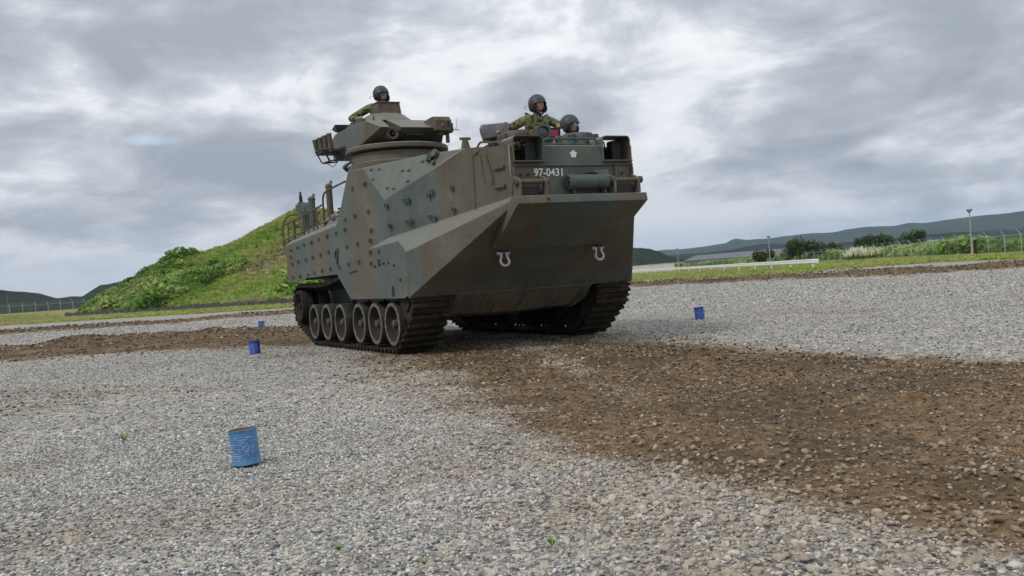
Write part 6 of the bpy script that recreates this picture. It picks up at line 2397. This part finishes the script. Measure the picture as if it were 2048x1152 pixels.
# ------------------------------------------------------------------ fences
def chain_mat():
    m, nt, b = new_mat('chain_link_wire', 0.5, 0.4, 0.3)
    b.inputs['Base Color'].default_value = (0.30, 0.31, 0.32, 1)
    g = N(nt, 'ShaderNodeNewGeometry')
    s = N(nt, 'ShaderNodeSeparateXYZ')
    nt.links.new(g.outputs['Position'], s.inputs[0])
    hx = math_(nt, 'ADD', math_(nt, 'MULTIPLY', s.outputs[0], 0.9), math_(nt, 'MULTIPLY', s.outputs[1], -0.45))
    out = None
    for sg in (1, -1):
        a = math_(nt, 'MULTIPLY', math_(nt, 'ADD', hx, math_(nt, 'MULTIPLY', s.outputs[2], sg)), 14.0)
        w = math_(nt, 'LESS_THAN', math_(nt, 'FRACT', a), 0.055)
        out = w if out is None else math_(nt, 'MAXIMUM', out, w)
    tr = N(nt, 'ShaderNodeBsdfTransparent')
    mx = N(nt, 'ShaderNodeMixShader')
    nt.links.new(out, mx.inputs[0])
    nt.links.new(tr.outputs[0], mx.inputs[1])
    nt.links.new(b.outputs[0], mx.inputs[2])
    nt.links.new(mx.outputs[0], nt.nodes['Material Output'].inputs[0])
    return m


M['chain'] = chain_mat()
M['zinc'] = worn('galvanised_post', (0.40, 0.42, 0.42), (0.55, 0.56, 0.56), 0.55, 0.4, 0.2)


def chain_fence(line, spacing, label, h=1.55, z0=0.0, arm=0.42):
    a = np.array(line)
    L = np.concatenate([[0], np.cumsum(np.hypot(*np.diff(a, axis=0).T))])
    root = empty('chain_link_fence', (a[0, 0], a[0, 1], z0), 0, label, 'fence')
    inv = Vector((-a[0, 0], -a[0, 1], 0))
    n = int(L[-1]/spacing)
    mb = MB()
    mb.cyl((0, 0, 0), (0, 0, h), 0.034, n=8)
    mb.cyl((0, 0, h), (0.0, arm*0.75, h+arm), 0.032, 0.024, n=6)
    post = mb.mesh('post', M['zinc'], 40)
    pts = []
    for k in range(n+1):
        x = float(np.interp(k*spacing, L, a[:, 0]))
        y = float(np.interp(k*spacing, L, a[:, 1]))
        pts.append(Vector((x, y, 0)))
        x2 = float(np.interp(k*spacing+0.5, L, a[:, 0])) if k < n else x+(a[-1, 0]-a[-2, 0])*0.01
        y2 = float(np.interp(k*spacing+0.5, L, a[:, 1])) if k < n else y+(a[-1, 1]-a[-2, 1])*0.01
        ang = math.atan2(y2-y, x2-x)
        obj_from_mesh('post', post, root, Vector((x, y, 0))+inv, (0, 0, ang-0.35))
    mb = MB()
    mb.tube([p+inv+Vector((0, 0, h-0.02)) for p in pts], 0.020, 5)
    mb.build('top_rail', M['zinc'], root)
    mb = MB()
    for hh, o_ in ((h+0.14, 0.10), (h+0.28, 0.2), (h+0.40, 0.3)):
        mb.tube([p+inv+Vector((0.05, o_, hh)) for p in pts], 0.006, 4)
    mb.build('barbed_wire', M['zinc'], root)
    mb = MB()
    for p, q in zip(pts[:-1], pts[1:]):
        mb.add([p+inv+Vector((0, 0, 0.03)), q+inv+Vector((0, 0, 0.03)), q+inv+Vector((0, 0, h)), p+inv+Vector((0, 0, h))], [(0, 1, 2, 3)])
    mb.build('chain_mesh', M['chain'], root, smooth=None, fix=False)


chain_fence(FEN, 3.6, 'long chain link fence with slanted barbed wire arms across the right side')
chain_fence([(-128, -16.6), (-135.46, -12.5), (-145.57, -8.48), (-151.55, -2.76), (-157.33, 3.21), (-163, 9.5)], 2.55, 'short run of chain link fence at the far left beside the mound', h=1.55, z0=0.42)

# guardrail ----------------------------------------------------------------------
ra = np.array(RAILP)
rl = np.concatenate([[0], np.cumsum(np.hypot(*np.diff(ra, axis=0).T))])
groot = empty('guardrail', (ra[0, 0], ra[0, 1], 0), 0, 'long white steel guardrail at the edge of the gravel', 'guardrail')
ginv = Vector((-ra[0, 0], -ra[0, 1], 0))
M['wpaint'] = worn('white_rail_paint', (0.74, 0.74, 0.78), (0.62, 0.62, 0.65), 0.5, 0.4, 0, 2.0, 0.6, 0.05)
k = 0
tt = 1.2
while tt < rl[-1]:
    x, y = float(np.interp(tt, rl, ra[:, 0])), float(np.interp(tt, rl, ra[:, 1]))
    mb = MB()
    mb.cyl(Vector((x, y, -0.1))+ginv, Vector((x, y, 0.62))+ginv, 0.07, n=10)
    mb.build('post', M['wpaint'], groot)
    tt += 6.5
ns = Vector((0.45, -0.89, 0))
prof = [(0.0, 0.40), (0.05, 0.43), (0.06, 0.47), (0.02, 0.53), (0.02, 0.57), (0.06, 0.63), (0.05, 0.68), (0.0, 0.71)]
mb = MB()
S = np.linspace(0, rl[-1], 60)
vs, fs = [], []
for i, t_ in enumerate(S):
    x, y = float(np.interp(t_, rl, ra[:, 0])), float(np.interp(t_, rl, ra[:, 1]))
    for o_, z_ in prof:
        vs.append(Vector((x, y, z_))+ginv+ns*(0.09+o_))
m = len(prof)
for i in range(len(S)-1):
    for j in range(m-1):
        fs.append((i*m+j, (i+1)*m+j, (i+1)*m+j+1, i*m+j+1))
mb.add(vs, fs)
bo = mb.build('rail_beam', M['wpaint'], groot, smooth=30, fix=False)
so = bo.modifiers.new('solid', 'SOLIDIFY')
so.thickness = 0.012
mb = MB()
mb.box(Vector((ra[0, 0], ra[0, 1], 0.55))+ginv+ns*0.12+Vector((0.15, -0.08, 0)), (0.50, 0.10, 0.34), Euler((0, 0, math.atan2(10.84, -19.96))))
mb.build('end_piece', M['wpaint'], groot, bevel=0.03)

# lamps --------------------------------------------------------------------------
M['lampmetal'] = worn('lamp_metal', (0.33, 0.34, 0.36), (0.45, 0.45, 0.46), 0.5, 0.4, 0.2)


def lamp(x, y, h, label, z0=0.0):
    root = empty('street_lamp', (x, y, z0), 0, label, 'street lamp', 'lamp posts along the fence')
    mb = MB()
    mb.cyl((0, 0, -0.1), (0, 0, h-0.3), 0.062, 0.048, n=10)
    mb.cyl((0, 0, -0.1), (0, 0, 0.4), 0.10, n=10)
    mb.build('pole', M['lampmetal'], root)
    mb = MB()
    mb.lathe([(0.05, h-0.34), (0.08, h-0.30), (0.28, h-0.03), (0.29, h), (0.25, h+0.01), (0.0, h+0.03)], n=20)
    mb.build('lamp_head', M['lampmetal'], root)
    mb = MB()
    for q in range(4):
        a = q*math.pi/2
        mb.cyl((0.09*math.cos(a), 0.09*math.sin(a), h-0.28), (0.27*math.cos(a), 0.27*math.sin(a), h-0.04), 0.012, n=5)
    mb.build('head_strut', M['dark'], root)


for (x, y), h_, lab in zip([(-42.27, 68.8), (-87.6, 86.75), (-130.74, 103.61), (-160.95, 185.77), (-202.58, 200.96)], (4.1, 4.15, 4.15, 4.6, 4.4),
                           ('tallest lamp post with funnel head, beside the black marker at the far right', 'lamp post with funnel head standing behind the middle of the guardrail', 'lamp post nearest the vehicle, beside a black marker post',
                            'small distant lamp post behind the dark tree beside the pampas plumes', 'smallest distant lamp head just above the round dark tree')):
    lamp(x, y, h_, lab)
for (x, y), lab in (((-40.24, 66.57), 'black and yellow marker post beside the rightmost lamp'), ((-127.27, 101.55), 'black marker post beside the lamp nearest the vehicle')):
    root = empty('marker_post', (x, y, 0), 0, lab, 'marker post')
    mb = MB()
    mb.cyl((0, 0, -0.1), (0, 0, 1.35), 0.12, n=14)
    mb.build('post_sleeve', M['pad'], root, bevel=0.01)
    mb = MB()
    mb.box((-0.19, -0.10, 0.68), (0.10, 0.10, 1.3))
    mb.build('side_board', M['yellowpost'] if 'yellowpost' in M else M.setdefault('yellowpost', worn('faded_yellow', (0.42, 0.36, 0.12), None, 0.8)), root)

# buildings in the distance ---------------------------------------------------------
def building(u0, u1, d0, d1, h, label, wallmat, roof=True, name='shed', z0=0.0):
    x0, y0 = azpt(u0, d0)
    x1, y1 = azpt(u1, d1)
    L = math.hypot(x1-x0, y1-y0)
    ang = math.atan2(y1-y0, x1-x0)
    root = empty(name, (x0, y0, z0), ang, label, 'building')
    dp = 9.0
    mb = MB()
    mb.box((L/2, dp/2, h/2), (L, dp, h))
    mb.build('wall', wallmat, root)
    if roof:
        mb = MB()
        mb.prism([(-0.4, h), (dp/2, h+1.3), (dp+0.4, h), (dp+0.4, h-0.12), (dp/2, h+1.15), (-0.4, h-0.12)], 0, -0.4, L+0.4)
        mb.build('roof', M['roof'], root)
    k = 0
    xw = 2.0
    while xw < L-2:
        mb = MB()
        mb.box((xw, -0.02, h*0.5), (1.4, 0.08, 0.9))
        mb.build('window', M['glass'], root)
        xw += 6.0
    return root


M['roof'] = worn('grey_metal_roof', (0.10, 0.11, 0.125), (0.15, 0.16, 0.175), 0.6, 0.3, 0, 0.8, 0.8)
M['concrete'] = worn('pale_concrete', (0.50, 0.49, 0.44), (0.58, 0.57, 0.52), 0.9, 0.2, 0, 0.9, 0.8)
M['panel'] = worn('grey_panel_wall', (0.16, 0.175, 0.19), (0.20, 0.215, 0.23), 0.8, 0.2, 0, 0.5, 0.8)
building(1372, 1592, 262, 240, 2.1, 'long grey low building behind the fence left of the round dark tree', M['panel'], True, 'shed')
building(1838, 1908, 230, 222, 2.6, 'low pale building showing over the shrubs left of the rightmost lamp', M['concrete'], False, 'shed')
# low pale wall by the guardrail
x0, y0 = azpt(1266, 215)
x1, y1 = azpt(1349, 205)
wl = empty('concrete_wall', (x0, y0, 0), math.atan2(y1-y0, x1-x0), 'low pale concrete wall between the vehicle and the nearest lamp', 'wall')
Lw = math.hypot(x1-x0, y1-y0)
for k in range(4):
    mb = MB()
    mb.box((Lw*(k+0.5)/4, 0, 0.75), (Lw/4-0.03, 0.25, 1.5))
    mb.build('wall_panel', M['concrete'], wl, bevel=0.02)
mb = MB()
mb.box((Lw/2, 0, 1.54), (Lw+0.1, 0.34, 0.08))
mb.build('coping', M['concrete'], wl)
# utility pole at the far left
x, y = azpt(16, 300)
up_ = empty('utility_pole', (x, y, 0), 0, 'thin rust coloured pole beyond the left fence', 'pole')
mb = MB()
mb.cyl((0, 0, -0.3), (0, 0, 6.4), 0.13, 0.09, n=8)
mb.build('pole', M['rust'], up_)
mb = MB()
mb.box((0, 0, 5.9), (0.08, 1.1, 0.08))
mb.build('crossarm', M['rust'], up_)

# ------------------------------------------------------------------ cans
def can_paint(name, c1, c2, edge=0.15):
    m, nt, b = new_mat(name, 0.45, 0.45)
    tc = N(nt, 'ShaderNodeTexCoord')
    s = N(nt, 'ShaderNodeSeparateXYZ')
    nt.links.new(tc.outputs['Object'], s.inputs[0])
    n1 = noise_(nt, tc.outputs['Object'], 14.0, 6.0, 0.65)
    mpc = N(nt, 'ShaderNodeMapping')
    mpc.inputs['Scale'].default_value = (0.6, 0.6, 9.0)
    nt.links.new(tc.outputs['Object'], mpc.inputs['Vector'])
    n2 = noise_(nt, tc.outputs['Object'], 34.0, 4.0, 0.7)
    c = mix_(nt, ramp_(nt, n1.outputs[0], [(0.45, 0.0), (0.65, 0.8)]), c1, c2)
    saw = math_(nt, 'FRACT', math_(nt, 'MULTIPLY', s.outputs[2], 1/0.0125))
    crest_ = math_(nt, 'LESS_THAN', math_(nt, 'ABSOLUTE', math_(nt, 'SUBTRACT', saw, 0.5)), 0.20)
    inband = math_(nt, 'MULTIPLY', math_(nt, 'GREATER_THAN', s.outputs[2], 0.025), math_(nt, 'LESS_THAN', s.outputs[2], 0.165))
    wearm = math_(nt, 'MULTIPLY', math_(nt, 'MULTIPLY', crest_, inband), ramp_(nt, n2.outputs[0], [(0.46, 0.0), (0.60, 0.7)]))
    c = mix_(nt, wearm, c, (0.50, 0.53, 0.52))
    c = mix_(nt, ramp_(nt, n1.outputs[0], [(0.60, 0.0), (0.70, 0.55)]), c, (0.30, 0.27, 0.18))
    nt.links.new(c, b.inputs['Base Color'])
    return m


M['can'] = can_paint('blue_can_paint', (0.045, 0.16, 0.36), (0.10, 0.24, 0.40))
M['can_dark'] = can_paint('deep_blue_can_paint', (0.008, 0.045, 0.30), (0.012, 0.07, 0.36))
M['can_inside'] = worn('rusty_can_inside', (0.24, 0.14, 0.045), (0.38, 0.25, 0.10), 0.8)


def can(x, y, z, rot, label, mat, dent=0.0, h=0.195, R=0.083):
    root = empty('tin_can', (x, y, z), 0, label, 'can', 'blue cans marking the course')
    root.rotation_euler = rot
    mb = MB()
    prof = [(R*0.98, 0.0), (R*1.03, 0.003), (R*1.03, 0.008), (R, 0.012), (R, 0.024)]
    z_ = 0.024
    while z_ < h-0.030:
        prof += [(R*0.98, z_+0.003), (R*1.0, z_+0.005), (R*1.0, z_+0.0095), (R*0.98, z_+0.0125)]
        z_ += 0.0125
    prof += [(R, z_+0.004), (R, h-0.006), (R*1.02, h-0.004), (R*1.02, h)]
    mb.lathe(prof, n=48)
    vs2 = []
    for (a, b2, c2) in mb.v:
        th = math.atan2(b2, a)
        k = dent*math.exp(-((th-rad(60))/0.5)**2)*max(0, c2/h)**2
        lift = 0.02*dent*8*math.exp(-((th-rad(115))/0.35)**2)*max(0, c2/h)**3
        vs2.append((a*(1-k)*(1-0.02*dent*c2/h), b2*(1-k), c2+lift*0.25))
    mb.v = vs2
    w = mb.build('can_wall', M[mat], root, smooth=35, fix=False)
    mi = MB()
    mi.lathe([(R*0.975, h-0.002), (R*0.97, 0.012), (R*0.6, 0.010), (0.0, 0.010)], n=40)
    vs2 = []
    for (a, b2, c2) in mi.v:
        th = math.atan2(b2, a)
        k = dent*math.exp(-((th-rad(60))/0.5)**2)*max(0, c2/h)**2
        vs2.append((a*(1-k), b2*(1-k), c2))
    mi.v = vs2
    mi.build('can_inside', M['can_inside'], root, smooth=35, fix=False)
    mb = MB()
    pts = [(R*1.015*math.cos(t_*math.pi/20), R*1.015*math.sin(t_*math.pi/20), h) for t_ in range(40)]
    pts = [(p[0]*(1-dent*math.exp(-((math.atan2(p[1], p[0])-rad(60))/0.5)**2)), p[1]*(1-dent*math.exp(-((math.atan2(p[1], p[0])-rad(60))/0.5)**2)), p[2]) for p in pts]
    mb.tube(pts, 0.0022, 6, closed=True)
    mb.build('rim', M[mat], root)
    return root


can(8.94, -5.13, 0.010, (rad(3.0), rad(-1.5), 0.0), 'nearest, faded light blue ribbed tin can with rusty inside on the grey gravel', 'can', 0.12, h=0.195, R=0.078)
can(-1.45, -2.85, 0.0, (rad(1), rad(-1), 1.0), 'deep blue can left of the rear of the vehicle in front of the brown berm', 'can_dark', 0.03, h=0.215, R=0.09)
can(-13.41, -0.10, 0.0, (0, rad(2), 2.0), 'farthest blue can, half hidden behind the brown berm left of the tracks', 'can_dark', 0.0, h=0.20, R=0.09)
can(1.11, 4.25, 0.0, (rad(2), rad(-3), 0.3), 'dark blue can on the pale gravel right of the vehicle', 'can_dark', 0.03, h=0.20, R=0.085)

# small weeds growing in the gravel
for k, (x, y, s_, lab) in enumerate([(7.29, -5.63, 0.075, 'small green weed left of the nearest can'), (11.05, -5.24, 0.04, 'tiny weed at the bottom edge right of the nearest can'),
                                     (11.51, -4.62, 0.045, 'tiny weed near the bottom centre of the gravel'), (11.42, -5.06, 0.03, 'sprig at the very bottom left of centre'), (10.11, -5.72, 0.03, 'faint sprig in the gravel below the nearest can')]):
    root = empty('weed', (x, y, 0.01), 0, lab, 'weed', 'weeds in the gravel')
    mb = MB()
    for i in range(14):
        a = rnd.random()*6.28
        L = s_*rnd.uniform(0.5, 1.0)
        d = Vector((math.cos(a), math.sin(a), 0))
        nrm_ = Vector((-d.y, d.x, 0))*s_*0.09
        p1 = d*L*0.45+Vector((0, 0, L*0.6))
        p2 = d*L*0.95+Vector((0, 0, L*rnd.uniform(0.5, 0.95)))
        mb.add([Vector((0, 0, 0)), p1-nrm_, p2, p1+nrm_], [(0, 1, 2, 3)])
    mb.build('leaves', M['weedleaf'] if 'weedleaf' in M else M.setdefault('weedleaf', worn('weed_leaf', (0.10, 0.20, 0.035), (0.2, 0.3, 0.07), 0.6)), root, smooth=None, fix=False)

# ------------------------------------------------------------------ haze
hm_ = bpy.data.materials.new('haze_air')
hm_.use_nodes = True
nt = hm_.node_tree
nt.nodes.clear()
pv = N(nt, 'ShaderNodeVolumePrincipled')
pv.inputs['Color'].default_value = (0.62, 0.78, 1.0, 1)
pv.inputs['Density'].default_value = 0.00008
pv.inputs['Anisotropy'].default_value = 0.0
mo_ = N(nt, 'ShaderNodeOutputMaterial')
nt.links.new(pv.outputs[0], mo_.inputs['Volume'])
mb = MB()
mb.box((0, 0, 229), (26000, 26000, 462))
ho = mb.build('haze', hm_, None, smooth=None)
tag(ho, 'thin blue air between the yard and the far ridges', kind='stuff')
